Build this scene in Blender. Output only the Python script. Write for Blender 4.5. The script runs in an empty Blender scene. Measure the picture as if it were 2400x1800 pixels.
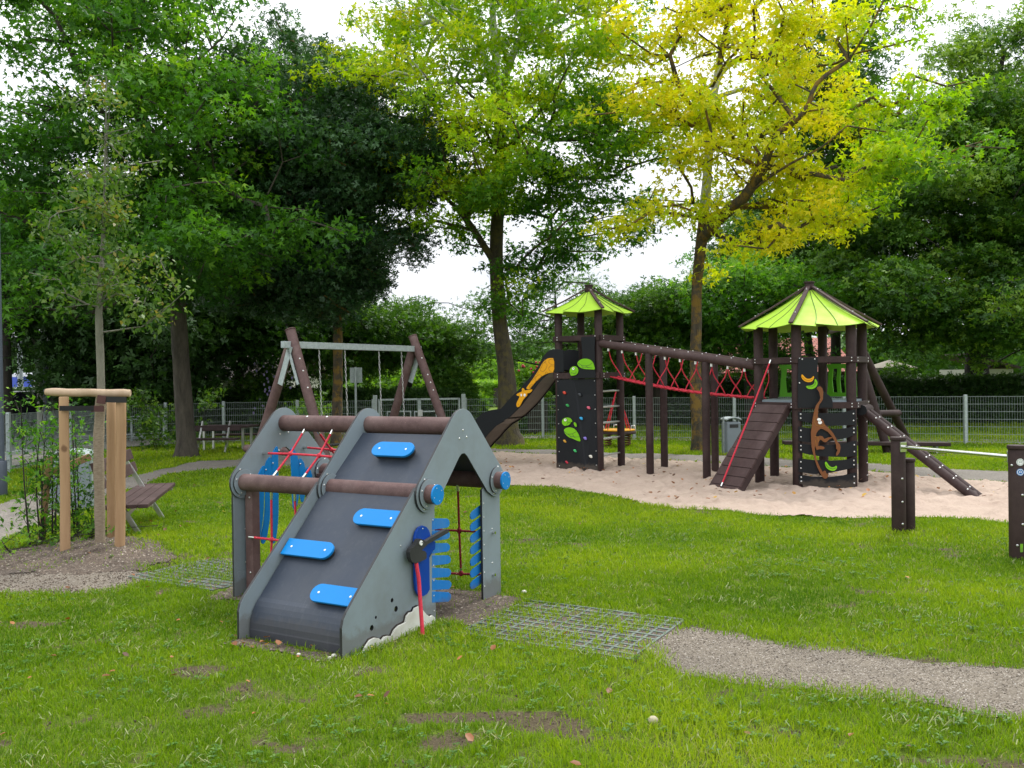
import bpy, bmesh, math, random
import numpy as np
from mathutils import Vector, Matrix
from mathutils.geometry import tessellate_polygon
random.seed(7); rng = np.random.default_rng(7)
PI = math.pi
scene = bpy.context.scene
COL = scene.collection

# ------------------------------------------------------------ survey of the place
FOC, PITCH, ROLL, EYE = 2095.0, -0.0064, 0.0135, 1.6
def ray(px, py):
    a, b = px - 1200.0, py - 900.0
    X = a*math.cos(ROLL) - b*math.sin(ROLL); Y = a*math.sin(ROLL) + b*math.cos(ROLL)
    x, zc = X/FOC, -Y/FOC
    return Vector((x, math.cos(PITCH) - zc*math.sin(PITCH), math.sin(PITCH) + zc*math.cos(PITCH)))
def G(px, py, z=0.0):
    d = ray(px, py); return Vector((0, 0, EYE)) + d*((z - EYE)/d.z)
def AT(px, py, Y):
    d = ray(px, py); return Vector((0, 0, EYE)) + d*(Y/d.y)
def crop(x0, y0, s):
    return lambda x, y: (x0 + x*s, y0 + y*s)
c1 = crop(500, 900, 700/1659); c3 = crop(1100, 650, 700/2212); c4 = crop(1600, 650, 800/1896)
c5 = crop(0, 750, 600/1659); ct = crop(1720, 660, 360/2212); cm = crop(1850, 930, 230/1734)
cg = crop(1180, 780, 340/1659); cw = crop(900, 1200, 220/1587); c2 = crop(500, 750, 700/2212)
cl = crop(1200, 1300, 1200/2212)

class Frame:
    """a thing's own axes: origin + turn about z"""
    def __init__(s, o, th=0.0):
        s.o = Vector((o[0], o[1], o[2] if len(o) > 2 else 0.0)); s.th = th
        s.u = Vector((math.cos(th), math.sin(th), 0)); s.v = Vector((-math.sin(th), math.cos(th), 0))
    def loc(s, P):
        d = P - s.o; return Vector((d.dot(s.u), d.dot(s.v), d.z))
    def on_y(s, px, py, y):
        e = Vector((0, 0, EYE)); d = ray(px, py); q = s.o + s.v*y
        P = e + d*((q - e).dot(s.v)/d.dot(s.v)); L = s.loc(P); return (L.x, L.z)
    def on_x(s, px, py, x):
        e = Vector((0, 0, EYE)); d = ray(px, py); q = s.o + s.u*x
        P = e + d*((q - e).dot(s.u)/d.dot(s.u)); L = s.loc(P); return (L.y, L.z)

# ------------------------------------------------------------ materials
def new_mat(name):
    m = bpy.data.materials.new(name); m.use_nodes = True
    nt = m.node_tree; nt.nodes.clear()
    out = nt.nodes.new('ShaderNodeOutputMaterial'); bs = nt.nodes.new('ShaderNodeBsdfPrincipled')
    nt.links.new(bs.outputs[0], out.inputs[0])
    return m, nt, bs, out
def N(nt, t, **kw):
    n = nt.nodes.new(t)
    for k, v in kw.items():
        if k in n.inputs.keys(): n.inputs[k].default_value = v
        else: setattr(n, k, v)
    return n
def ramp(nt, fac, stops):
    r = nt.nodes.new('ShaderNodeValToRGB'); nt.links.new(fac, r.inputs[0])
    e = r.color_ramp.elements
    while len(e) < len(stops): e.new(0.5)
    for i, (p, c) in enumerate(stops):
        e[i].position = p; e[i].color = (c[0], c[1], c[2], 1)
    return r.outputs[0]
def noise(nt, scale, detail=4, rough=0.55, vec=None, stretch=None, coords='Object', out=0):
    n = N(nt, 'ShaderNodeTexNoise'); n.inputs['Scale'].default_value = scale
    n.inputs['Detail'].default_value = detail; n.inputs['Roughness'].default_value = rough
    tc = N(nt, 'ShaderNodeTexCoord'); src = tc.outputs[coords]
    if vec is not None: src = vec
    if stretch:
        mp = N(nt, 'ShaderNodeMapping'); mp.inputs['Scale'].default_value = stretch
        nt.links.new(src, mp.inputs[0]); src = mp.outputs[0]
    nt.links.new(src, n.inputs['Vector']); return n.outputs[out]
def bump(nt, bs, h, strength=0.3, dist=0.01):
    b = N(nt, 'ShaderNodeBump'); b.inputs['Strength'].default_value = strength
    b.inputs['Distance'].default_value = dist
    nt.links.new(h, b.inputs['Height']); nt.links.new(b.outputs[0], bs.inputs['Normal'])
def mix(nt, f, a, b, mode='MIX'):
    m = N(nt, 'ShaderNodeMix', data_type='RGBA', blend_type=mode)
    for i, s in ((0, f), (6, a), (7, b)):
        if hasattr(s, 'links'): nt.links.new(s, m.inputs[i])
        else: m.inputs[i].default_value = s if i == 0 else (s[0], s[1], s[2], 1)
    return m.outputs[2]
def mottled(name, c0, c1_, scale=8, rough=0.6, bs_=0.25, bd=0.004, stretch=None, metal=0.0, spec=0.5, fine=90):
    m, nt, bs, o = new_mat(name)
    n = noise(nt, scale, 6, 0.6, stretch=stretch)
    nt.links.new(ramp(nt, n, [(0.3, c0), (0.7, c1_)]), bs.inputs['Base Color'])
    bs.inputs['Roughness'].default_value = rough; bs.inputs['Metallic'].default_value = metal
    bs.inputs['Specular IOR Level'].default_value = spec
    if bs_: bump(nt, bs, noise(nt, fine, 3, stretch=stretch), bs_, bd)
    return m
M = {}
def recycled(name, a, b, top):
    m, nt, bs, o = new_mat(name)
    n = noise(nt, 14, 8, 0.7); w = noise(nt, 2.2, 4, 0.6)
    col = ramp(nt, n, [(0.3, a), (0.7, b)])
    fl = ramp(nt, w, [(0.5, (0, 0, 0)), (0.75, (1, 1, 1))])
    sp = ramp(nt, noise(nt, 160, 2), [(0.64, (0, 0, 0)), (0.74, (1, 1, 1))])
    col = mix(nt, fl, col, top); col = mix(nt, sp, col, (top[0]*1.3, top[1]*1.3, top[2]*1.3))
    nt.links.new(col, bs.inputs['Base Color']); bs.inputs['Roughness'].default_value = 0.68; bs.inputs['Specular IOR Level'].default_value = .28
    bump(nt, bs, noise(nt, 45, 6, 0.7), 0.35, 0.004)
    return m
M['log'] = recycled('recycled_plastic_weathered', (0.075, 0.042, 0.040), (0.13, 0.078, 0.074), (0.17, 0.115, 0.108))
M['brown'] = recycled('recycled_plastic_dark', (0.024, 0.013, 0.0125), (0.042, 0.024, 0.023), (0.06, 0.038, 0.036))
M['plank'] = recycled('recycled_plastic_plank', (0.042, 0.024, 0.023), (0.07, 0.042, 0.04), (0.095, 0.062, 0.06))
def hpl(name, c, dirt=(0.12, 0.12, 0.10), rough=0.42, amt=0.35, pale=.08, mudk=.45):
    m, nt, bs, o = new_mat(name)
    n = noise(nt, 3.0, 7, 0.65); s = noise(nt, 26, 5, 0.7, stretch=(1, 1, 0.12))
    k = ramp(nt, n, [(0.45, (0, 0, 0)), (0.8, (amt, amt, amt))])
    k2 = ramp(nt, s, [(0.55, (0, 0, 0)), (0.8, (amt*.5, amt*.5, amt*.5))])
    col = mix(nt, k, c, dirt); col = mix(nt, k2, col, (dirt[0]*1.4, dirt[1]*1.4, dirt[2]*1.4))
    # scuffs, thin and pale
    sc = ramp(nt, noise(nt, 9, 2, 0.4, stretch=(1, 5, 1)), [(0.497, (0, 0, 0)), (0.5, (1, 1, 1)), (0.503, (0, 0, 0))])
    sm = ramp(nt, noise(nt, 1.7, 2), [(0.55, (0, 0, 0)), (0.7, (.6, .6, .6))])
    sc2 = mix(nt, 1.0, sc, sm, 'MULTIPLY')
    col = mix(nt, sc2, col, (min(1, c[0]*1.5+pale), min(1, c[1]*1.5+pale), min(1, c[2]*1.5+pale)))
    tcz = N(nt, 'ShaderNodeTexCoord'); sx = N(nt, 'ShaderNodeSeparateXYZ'); nt.links.new(tcz.outputs['Object'], sx.inputs[0])
    ma = N(nt, 'ShaderNodeMath', operation='MULTIPLY_ADD'); nt.links.new(noise(nt, 11, 5, .7), ma.inputs[0]); ma.inputs[1].default_value = -.20; nt.links.new(sx.outputs[2], ma.inputs[2])
    mud = ramp(nt, ma.outputs[0], [(0, (mudk, mudk, mudk)), (.05, (0, 0, 0))])
    col = mix(nt, mud, col, (.10, .08, .06))
    nt.links.new(col, bs.inputs['Base Color'])
    rr = ramp(nt, n, [(0.3, (rough-.06,)*3), (0.8, (rough+.15,)*3)])
    nt.links.new(rr, bs.inputs['Roughness']); bs.inputs['Specular IOR Level'].default_value = .27
    bump(nt, bs, noise(nt, 300, 2), 0.08, 0.001)
    return m
M['grey'] = hpl('grey_panel', (0.205, 0.25, 0.28), rough=0.45, amt=0.42)
M['ramp'] = hpl('anthracite_ramp', (0.036, 0.046, 0.066), dirt=(0.085, 0.09, 0.098), rough=0.42, amt=0.55, mudk=.22)
M['black'] = hpl('black_panel', (0.0055, 0.007, 0.010), dirt=(0.014, 0.014, 0.014), rough=0.5, amt=0.3, pale=.02)
M['blue'] = hpl('blue_plate', (0.001, 0.19, 0.52), dirt=(0.02, 0.15, 0.4), rough=0.35, amt=0.2)
M['bluefade'] = hpl('faded_blue_plate', (0.008, 0.16, 0.48), dirt=(0.09, 0.22, 0.38), rough=0.5, amt=0.6)
M['deepblue'] = hpl('deep_blue_plate', (0.002, 0.045, 0.30), dirt=(0.02, 0.08, 0.3), rough=0.32, amt=0.2)
M['lime'] = hpl('lime_roof', (0.37, 0.60, 0.045), dirt=(0.2, 0.32, 0.05), rough=0.55, amt=0.5)
M['green'] = hpl('leaf_green_panel', (0.18, 0.48, 0.008), dirt=(0.2, 0.45, 0.02), rough=0.4, amt=0.1)
M['darkgreen'] = hpl('grass_green_panel', (0.09, 0.32, 0.01), dirt=(0.08, 0.25, 0.02), rough=0.4, amt=0.1)
M['yellow'] = hpl('yellow_panel', (0.72, 0.33, 0.005), dirt=(0.6, 0.35, 0.03), rough=0.4, amt=0.1)
M['monkey'] = hpl('monkey_brown', (0.17, 0.062, 0.02), dirt=(0.13, 0.06, 0.03), rough=0.45, amt=0.15)
M['white'] = hpl('white_panel', (0.62, 0.62, 0.57), dirt=(0.28, 0.26, 0.19), rough=0.5, amt=0.75, mudk=0)
M['cleanwhite'] = mottled('white_enamel', (0.78, 0.78, 0.76), (0.84, 0.84, 0.82), rough=0.35, bs_=0)
M['line'] = mottled('engraved_line', (0.03, 0.05, 0.02), (0.05, 0.07, 0.03), bs_=0)
M['orangeline'] = mottled('engraved_line_amber', (0.28, 0.12, 0.01), (0.33, 0.14, 0.01), bs_=0)
M['rope'] = mottled('red_rope', (0.42, 0.012, 0.03), (0.62, 0.03, 0.06), scale=60, rough=0.75, bs_=0.6, bd=0.004, fine=220)
M['darkrope'] = mottled('dark_red_rope', (0.2, 0.008, 0.015), (0.3, 0.015, 0.03), scale=60, rough=0.8, bs_=0.6, bd=0.004, fine=220)
M['alu'] = mottled('brushed_aluminium', (0.58, 0.58, 0.58), (0.72, 0.72, 0.72), rough=0.3, metal=1.0, bs_=0.1)
M['steel'] = mottled('stainless_steel', (0.62, 0.62, 0.6), (0.72, 0.72, 0.7), rough=0.16, metal=1.0, bs_=0)
M['galva'] = mottled('galvanised_steel', (0.3, 0.35, 0.36), (0.46, 0.51, 0.52), scale=22, rough=0.5, metal=0.35, bs_=0.1)
M['wire'] = mottled('fence_wire', (0.22, 0.27, 0.26), (0.32, 0.37, 0.36), rough=0.5, metal=0.3, bs_=0)
M['rubber'] = mottled('black_rubber', (0.012, 0.012, 0.013), (0.025, 0.025, 0.026), rough=0.6, bs_=0.2)
M['plasticgrey'] = mottled('grey_bin_plastic', (0.16, 0.19, 0.22), (0.2, 0.23, 0.26), scale=2, rough=0.5, bs_=0.05)
M['darkpole'] = mottled('slate_painted_pole', (0.06, 0.075, 0.10), (0.075, 0.09, 0.12), rough=0.45, bs_=0.05)
def wood(name, a, b, knots=True):
    m, nt, bs, o = new_mat(name)
    w = noise(nt, 10, 8, 0.65, stretch=(1, 1, 0.08)); k = noise(nt, 5, 2, 0.4, stretch=(1, 1, 0.8))
    col = ramp(nt, w, [(0.3, a), (0.7, b)])
    col = mix(nt, ramp(nt, k, [(0.72, (0, 0, 0)), (0.76, (0.8, 0.8, 0.8))]), col, (a[0]*.4, a[1]*.3, a[2]*.25))
    nt.links.new(col, bs.inputs['Base Color']); bs.inputs['Roughness'].default_value = 0.75
    bump(nt, bs, noise(nt, 30, 6, 0.7, stretch=(1, 1, 0.06)), 0.5, 0.006)
    return m
M['stake'] = wood('fresh_timber', (0.27, 0.155, 0.075), (0.40, 0.25, 0.135))
M['stakepale'] = wood('pale_timber', (0.36, 0.25, 0.16), (0.50, 0.37, 0.26))
M['hessian'] = mottled('hessian_wrap', (0.2, 0.15, 0.1), (0.32, 0.26, 0.19), scale=30, rough=0.9, stretch=(1, 1, 3), bs_=0.8, bd=0.01, fine=60)
def bark(name, a, b, lich=None, lz=(0, 0)):
    m, nt, bs, o = new_mat(name)
    n = noise(nt, 9, 8, 0.7, stretch=(1, 1, 0.22)); col = ramp(nt, n, [(0.32, a), (0.68, b)])
    if lich:
        l = noise(nt, 5, 6, 0.7); col = mix(nt, ramp(nt, l, [(0.46, (0, 0, 0)), (0.58, (.9, .9, .9))]), col, lich)
    nt.links.new(col, bs.inputs['Base Color']); bs.inputs['Roughness'].default_value = 0.9
    bump(nt, bs, noise(nt, 16, 8, 0.75, stretch=(1, 1, 0.2)), 0.9, 0.05)
    return m
M['bark'] = bark('grey_brown_bark', (0.028, 0.022, 0.017), (0.10, 0.085, 0.065))
M['barklichen'] = bark('lichen_bark', (0.028, 0.022, 0.016), (0.10, 0.082, 0.055), (0.21, 0.125, 0.018))
M['barkmoss'] = bark('mossy_bark', (0.03, 0.024, 0.017), (0.10, 0.082, 0.055), (0.105, 0.088, 0.028))
M['barkdark'] = bark('dark_bark', (0.016, 0.013, 0.01), (0.05, 0.042, 0.034))
M['edge'] = mottled('black_panel_core', (.012, .013, .015), (.025, .026, .028), rough=.5, bs_=0)
M['barkpale'] = bark('pale_smooth_bark', (0.13, 0.13, 0.10), (0.25, 0.24, 0.19))
M['barkbleached'] = bark('bleached_bark', (0.42, 0.42, 0.40), (0.68, 0.68, 0.65))

def leaf_mat(name, stops, trans=0.45, gloss=0.35):
    m, nt, bs, out = new_mat(name)
    at = N(nt, 'ShaderNodeAttribute', attribute_name='tint')
    col = ramp(nt, at.outputs['Fac'], stops)
    nt.links.new(col, bs.inputs['Base Color']); bs.inputs['Roughness'].default_value = 0.5
    bs.inputs['Specular IOR Level'].default_value = gloss
    tr = N(nt, 'ShaderNodeBsdfTranslucent')
    br = mix(nt, 1.0, col, (1.45, 1.5, 0.5), 'MULTIPLY')
    nt.links.new(br, tr.inputs['Color'])
    mx = N(nt, 'ShaderNodeMixShader'); mx.inputs[0].default_value = trans
    nt.links.new(bs.outputs[0], mx.inputs[1]); nt.links.new(tr.outputs[0], mx.inputs[2])
    nt.links.new(mx.outputs[0], out.inputs[0]); return m

# ------------------------------------------------------------ objects
def tag(o, label=None, cat=None, group=None, kind=None):
    if label: o['label'] = label
    if cat: o['category'] = cat
    if group: o['group'] = group
    if kind: o['kind'] = kind
    return o
def empty(name, loc=(0, 0, 0), rz=0.0):
    o = bpy.data.objects.new(name, None); o.empty_display_size = 0.1
    o.location = loc; o.rotation_euler = (0, 0, rz); COL.objects.link(o); return o
def kids(o): return [c for c in bpy.data.objects if c.parent == o]
def copy_tree(o, parent=None):
    c = o.copy(); COL.objects.link(c); c.parent = parent
    for ch in kids(o): copy_tree(ch, c)
    return c

def rot_to(d):
    return Vector((0, 0, 1)).rotation_difference(Vector(d).normalized()).to_matrix()

class MB:
    def __init__(s): s.v = []; s.f = []; s.mi = []; s.sm = []
    def add(s, vs, fs, mi=0, smooth=False):
        b = len(s.v); s.v += [Vector(q) for q in vs]
        for f in fs: s.f.append([b + i for i in f]); s.mi.append(mi); s.sm.append(smooth)
    def box(s, c, size, R=None, mi=0):
        h = [x/2 for x in size]; vs = []
        for x in (-1, 1):
            for y in (-1, 1):
                for z in (-1, 1):
                    q = Vector((x*h[0], y*h[1], z*h[2]))
                    if R is not None: q = R @ q
                    vs.append(q + Vector(c))
        s.add(vs, [(0, 1, 3, 2), (4, 6, 7, 5), (0, 4, 5, 1), (2, 3, 7, 6), (0, 2, 6, 4), (1, 5, 7, 3)], mi)
    def bar(s, p0, p1, w, h, mi=0, up=(0, 0, 1)):
        p0, p1 = Vector(p0), Vector(p1); d = (p1 - p0); L = d.length; d.normalize()
        side = d.cross(Vector(up))
        if side.length < 1e-4: side = Vector((1, 0, 0))
        side.normalize(); u2 = side.cross(d)
        R = Matrix((side, d, u2)).transposed()
        s.box((p0 + p1)/2, (w, L, h), R, mi)
    def cyl(s, p0, p1, r, r2=None, n=16, mi=0, caps=True):
        s.tube([p0, p1], [r, r if r2 is None else r2], n, mi, caps)
    def tube(s, pts, rad, n=10, mi=0, caps=True, jitter=0.0):
        pts = [Vector(p) for p in pts]
        if not hasattr(rad, '__len__'): rad = [rad]*len(pts)
        vs = []; ref = None; k = len(pts)
        for i, p in enumerate(pts):
            t = (pts[min(i+1, k-1)] - pts[max(i-1, 0)]).normalized()
            if ref is None:
                ref = t.cross(Vector((0.31, 0.2, 0.93)))
                if ref.length < 0.05: ref = t.cross(Vector((1, 0, 0)))
            ref = (ref - t*ref.dot(t)).normalized(); b = t.cross(ref)
            for j in range(n):
                a = 2*PI*j/n
                rr = rad[i]*(1 + (random.uniform(-jitter, jitter) if jitter else 0))
                vs.append(p + (ref*math.cos(a) + b*math.sin(a))*rr)
        fs = [(i*n + j, i*n + (j+1) % n, (i+1)*n + (j+1) % n, (i+1)*n + j) for i in range(k-1) for j in range(n)]
        s.add(vs, fs, mi, True)
        if caps:
            s.add(vs[:n], [tuple(range(n))[::-1]], mi); s.add(vs[-n:], [tuple(range(n))], mi)
    def ball(s, c, r, mi=0, n=8, sc=(1, 1, 1)):
        vs = []; fs = []
        m = n//2
        for i in range(m+1):
            a = PI*i/m
            for j in range(n):
                b = 2*PI*j/n
                vs.append(Vector(c) + Vector((sc[0]*math.sin(a)*math.cos(b), sc[1]*math.sin(a)*math.sin(b), sc[2]*math.cos(a)))*r)
        for i in range(m):
            for j in range(n): fs.append((i*n+j, (i+1)*n+j, (i+1)*n+(j+1) % n, i*n+(j+1) % n))
        s.add(vs, fs, mi, True)
    def bolt(s, p, d, r=0.011, mi=0, h=0.008):
        d = Vector(d).normalized(); p = Vector(p); s.tube([p - d*0.004, p + d*h*.6, p + d*h], [r, r*.95, r*.45], 8, mi)
    def prism(s, loops, frame, t0, t1, mi=0, mside=None):
        """loops: [outer, hole, ...] 2D lists; frame(a, b, c) -> Vector; between c=t0 and c=t1"""
        if mside is None: mside = mi
        tri = tessellate_polygon([[Vector((a, b, 0)) for a, b in L] for L in loops])
        flat = [p for L in loops for p in L]
        for t, flip in ((t0, 0), (t1, 1)):
            s.add([frame(a, b, t) for a, b in flat], [tuple(x[::-1]) if flip else tuple(x) for x in tri], mi)
        for L in loops:
            n = len(L); vs = [frame(a, b, t0) for a, b in L] + [frame(a, b, t1) for a, b in L]
            s.add(vs, [(i, (i+1) % n, n+(i+1) % n, n+i) for i in range(n)], mside)
    def build(s, name, mats, parent=None, origin=None, bevel=0.0, seg=2):
        me = bpy.data.meshes.new(name)
        o = bpy.data.objects.new(name, me)
        vs = s.v
        if origin is not None: vs = [q - Vector(origin) for q in vs]; o.location = origin
        me.from_pydata([tuple(q) for q in vs], [], s.f)
        if not isinstance(mats, (list, tuple)): mats = [mats]
        for m in mats: me.materials.append(m)
        me.polygons.foreach_set('material_index', s.mi); me.polygons.foreach_set('use_smooth', s.sm)
        bm = bmesh.new(); bm.from_mesh(me)
        if bevel: bmesh.ops.remove_doubles(bm, verts=bm.verts, dist=1e-5)
        bmesh.ops.recalc_face_normals(bm, faces=bm.faces); bm.to_mesh(me); bm.free()
        me.update(); COL.objects.link(o); o.parent = parent
        if bevel:
            bv = o.modifiers.new('edge', 'BEVEL'); bv.width = bevel; bv.segments = seg; bv.limit_method = 'ANGLE'; bv.angle_limit = 0.7
        return o
def P3(x, y, z): return Vector((x, y, z))
def plane_y(y0):                      # a = x, b = z, c = offset along y
    return lambda a, b, c: Vector((a, y0 + c, b))
def arc(cx, cy, r, a0, a1, n=8):
    return [(cx + r*math.cos(math.radians(a0 + (a1-a0)*i/n)), cy + r*math.sin(math.radians(a0 + (a1-a0)*i/n))) for i in range(n+1)]
def circ(cx, cy, r, n=16): return arc(cx, cy, r, 0, 360 - 360/n, n-1)
def smooth_poly(pts, it=2):
    for _ in range(it):
        q = []
        for i in range(len(pts)):
            a, b = pts[i], pts[(i+1) % len(pts)]
            q += [(a[0]*.75 + b[0]*.25, a[1]*.75 + b[1]*.25), (a[0]*.25 + b[0]*.75, a[1]*.25 + b[1]*.75)]
        pts = q
    return pts
def spline(pts, n=6):
    pts = [Vector(p) for p in pts]; P = [pts[0]*2 - pts[1]] + pts + [pts[-1]*2 - pts[-2]]; out = []
    for i in range(1, len(P)-2):
        for k in range(n):
            t = k/n
            out.append(0.5*((2*P[i]) + (P[i+1]-P[i-1])*t + (2*P[i-1]-5*P[i]+4*P[i+1]-P[i+2])*t*t + (3*P[i]-P[i-1]-3*P[i+1]+P[i+2])*t**3))
    out.append(pts[-1]); return out

# ------------------------------------------------------------ numpy mesh
def big_mesh(name, V, Q, mat, parent=None, attrs=None, smooth=False, ncorner=4):
    me = bpy.data.meshes.new(name)
    me.vertices.add(len(V)); me.vertices.foreach_set('co', np.ascontiguousarray(V, dtype=np.float32).ravel())
    me.loops.add(Q.size); me.loops.foreach_set('vertex_index', np.ascontiguousarray(Q, dtype=np.int32).ravel())
    me.polygons.add(len(Q)); me.polygons.foreach_set('loop_start', np.arange(0, Q.size, ncorner, dtype=np.int32))
    if attrs:
        for k, a in attrs.items():
            at = me.attributes.new(k, 'FLOAT', 'POINT'); at.data.foreach_set('value', np.ascontiguousarray(a, dtype=np.float32))
    if smooth: me.polygons.foreach_set('use_smooth', np.ones(len(Q), dtype=bool))
    me.update(calc_edges=True)
    mats = mat if isinstance(mat, (list, tuple)) else [mat]
    for m in mats: me.materials.append(m)
    o = bpy.data.objects.new(name, me); COL.objects.link(o); o.parent = parent; return o

def vnoise(x, y, scale, seed=0, octaves=3):
    tot = np.zeros_like(x, dtype=float); amp = 1.0; s = scale; nrm = 0
    for k in range(octaves):
        X = x*s + 17.3*seed + 31.7*k; Y = y*s - 9.1*seed + 11.9*k
        xi, yi = np.floor(X).astype(np.int64), np.floor(Y).astype(np.int64); fx, fy = X - xi, Y - yi
        fx = fx*fx*(3-2*fx); fy = fy*fy*(3-2*fy)
        def h(a, b):
            n = (a*374761393 + b*668265263 + (seed+k)*1442695041) & 0xffffffff
            n = ((n ^ (n >> 13))*1274126177) & 0xffffffff; n = n ^ (n >> 16)
            return (n & 0xffff)/65535.0
        v = (h(xi, yi)*(1-fx) + h(xi+1, yi)*fx)*(1-fy) + (h(xi, yi+1)*(1-fx) + h(xi+1, yi+1)*fx)*fy
        tot += v*amp; nrm += amp; amp *= .5; s *= 2.03
    return tot/nrm
def inside(px, py, poly):
    poly = np.asarray(poly); c = np.zeros(px.shape, bool); n = len(poly); j = n-1
    for i in range(n):
        xi, yi = poly[i]; xj, yj = poly[j]
        if yi != yj:
            m = ((yi > py) != (yj > py)) & (px < (xj-xi)*(py-yi)/(yj-yi) + xi); c ^= m
        j = i
    return c
def edge_dist(px, py, poly):
    """signed distance, positive inside"""
    d = np.full(px.shape, 1e9); n = len(poly)
    for i in range(n):
        a = poly[i]; b = poly[(i+1) % n]; abx, aby = b[0]-a[0], b[1]-a[1]; L = abx*abx+aby*aby + 1e-12
        t = np.clip(((px-a[0])*abx + (py-a[1])*aby)/L, 0, 1)
        d = np.minimum(d, np.hypot(px-a[0]-t*abx, py-a[1]-t*aby))
    return np.where(inside(px, py, poly), d, -d)
# ============================================================ ground
def gpoly(pts): return [tuple(G(*p)[:2]) for p in pts]
POLY_SAND = gpoly([(1120,1141),(1180,1139),(1291,1141),(1400,1161),(1519,1185),(1693,1199),(1844,1213),(2007,1217),(2170,1215),(2279,1217),(2360,1228),(2480,1240)]) + \
            [tuple(G(*p)[:2]) for p in [(2520,1145),(2320,1128),(2169,1120),(2043,1106),(1853,1098),(1700,1090),(1575,1082),(1461,1077),(1290,1066),(1154,1061),(1080,1068),(1060,1100)]]
POLY_LOOP = gpoly([(1154,1061),(1290,1066),(1461,1077),(1575,1082),(1700,1090),(1853,1098),(2043,1106),(2169,1120),(2320,1128),(2520,1145),(2520,1118),
                   (2360,1104),(2212,1097),(2043,1087),(1853,1079),(1701,1069),(1606,1066),(1480,1063),(1416,1060),(1290,1053),(1147,1052),(1060,1052),(960,1060),(880,1050),(800,1052),(720,1050),(650,1045),(600,1070),
                   (553,1079),(470,1081),(416,1090),(362,1103),(318,1115),(230,1135),(90,1152),(36,1170),(-60,1200),(-60,1330),(0,1271),(43,1256),(90,1235),(180,1195),(260,1165),(354,1133),(398,1112),(470,1103),(553,1096),
                   (620,1100),(700,1092),(800,1090),(900,1085),(980,1078),(1060,1075),(1110,1066)])
POLY_FRONT = gpoly([(1498,1522),(1547,1498),(1623,1468),(1715,1482),(1851,1506),(2014,1522),(2203,1552),(2400,1562),(2700,1600),(2700,1760),(2400,1692),(2263,1680),(2176,1647),
                    (1960,1625),(1824,1609),(1710,1592),(1590,1582),(1536,1539)])
POLY_LEFT = gpoly([(-80,1352),(0,1345),(110,1340),(200,1330),(300,1335),(360,1352),(330,1372),(270,1385),(150,1392),(60,1398),(-80,1405)])
POLY_SOIL = gpoly([(0,1295),(90,1285),(150,1270),(230,1262),(300,1268),(370,1290),(400,1318),(330,1345),(250,1348),(100,1352),(-80,1358),(-80,1300)])
HF = Frame((-.3543, 6.1933), 1.0448)          # the playhouse stands here
def hp(u, v): p = HF.o + HF.u*u + HF.v*v; return (p.x, p.y)
POLY_WEAR = [hp(*q) for q in [(-.33,.06),(-.30,-.28),(.1,-.33),(.45,-.2),(.5,.1),(.42,.8),(-.2,.8)]]
POLY_WEARF = [hp(*q) for q in [(-1.2,-.02),(-1.35,.1),(-1.37,.5),(-1.33,.85),(-1.2,.88)]]
POLY_WEARL = [hp(*q) for q in [(-.6,1.5),(-.62,1.85),(-.3,1.95),(.4,1.9),(.5,.9),(-.5,.95)]]
GRID_R = [hp(*q) for q in [(-.50,-.28),(-.50,-1.46),(.46,-1.46),(.40,-.28)]]
GRID_L = [hp(*q) for q in [(-.45,1.95),(-.45,3.0),(.5,3.0),(.5,1.95)]]

MOUND = (-3.75, 8.45)
def gh(x, y):
    h = (vnoise(x, y, .9, 3, 3) - .5)*.045 + (vnoise(x, y, 6, 5, 2)-.5)*.012
    h = h + .09*np.exp(-(((x-MOUND[0])/.8)**2 + ((y-MOUND[1])/.75)**2))
    near = np.clip((np.hypot(x-HF.o.x, y-HF.o.y)-1.0)/1.5, .15, 1)
    return h*near*np.clip(1.4-y/60, .2, 1)
def ghf(x, y): return float(gh(np.array([x]), np.array([y]))[0])

def grid_mesh(name, xs, ys, zfun, mat, keep=None, attrs=None):
    X, Y = np.meshgrid(xs, ys); Z = zfun(X, Y); nx, ny = len(xs), len(ys)
    V = np.stack([X, Y, Z], -1).reshape(-1, 3)
    I = np.arange(nx*ny).reshape(ny, nx)
    Q = np.stack([I[:-1, :-1], I[:-1, 1:], I[1:, 1:], I[1:, :-1]], -1).reshape(-1, 4)
    if keep is not None:
        k = keep(X, Y).reshape(-1); Q = Q[k[Q].sum(1) >= 3]
        u = np.unique(Q); mp = np.zeros(len(V), np.int64); mp[u] = np.arange(len(u)); V = V[u]; Q = mp[Q]
    return big_mesh(name, V, Q, mat, smooth=True)

def turfness(x, y):
    a = np.clip((vnoise(x, y, 1.3, 41, 4)-.24)*9 + .45, 0, 1); b = np.clip((vnoise(x*.7, y*1.5, 2.6, 43, 4)-.27)*9 + .25, 0, 1); c = np.clip((vnoise(x, y, 9, 48, 2)-.22)*6, .3, 1)
    return a*b*c
# lawn soil (blades of grass stand on it)
m, nt, bs, o = new_mat('lawn_soil')
at_ = N(nt, 'ShaderNodeAttribute', attribute_name='turf'); ad = N(nt, 'ShaderNodeMath', operation='MULTIPLY_ADD'); nt.links.new(noise(nt, 16, 5, .7), ad.inputs[0]); ad.inputs[1].default_value = .9; nt.links.new(at_.outputs['Fac'], ad.inputs[2]); a = ad.outputs[0]; b = noise(nt, 75, 8, .75)
soil = ramp(nt, b, [(.3, (.05, .036, .022)), (.7, (.15, .115, .078))])
turf = ramp(nt, b, [(.35, (.035, .07, .005)), (.65, (.17, .25, .02))])
cov = ramp(nt, a, [(.55, (.04, .04, .04)), (.95, (.95, .95, .95))])
nt.links.new(mix(nt, cov, soil, turf), bs.inputs['Base Color']); bs.inputs['Roughness'].default_value = .95
bs.inputs['Specular IOR Level'].default_value = .15
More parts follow.
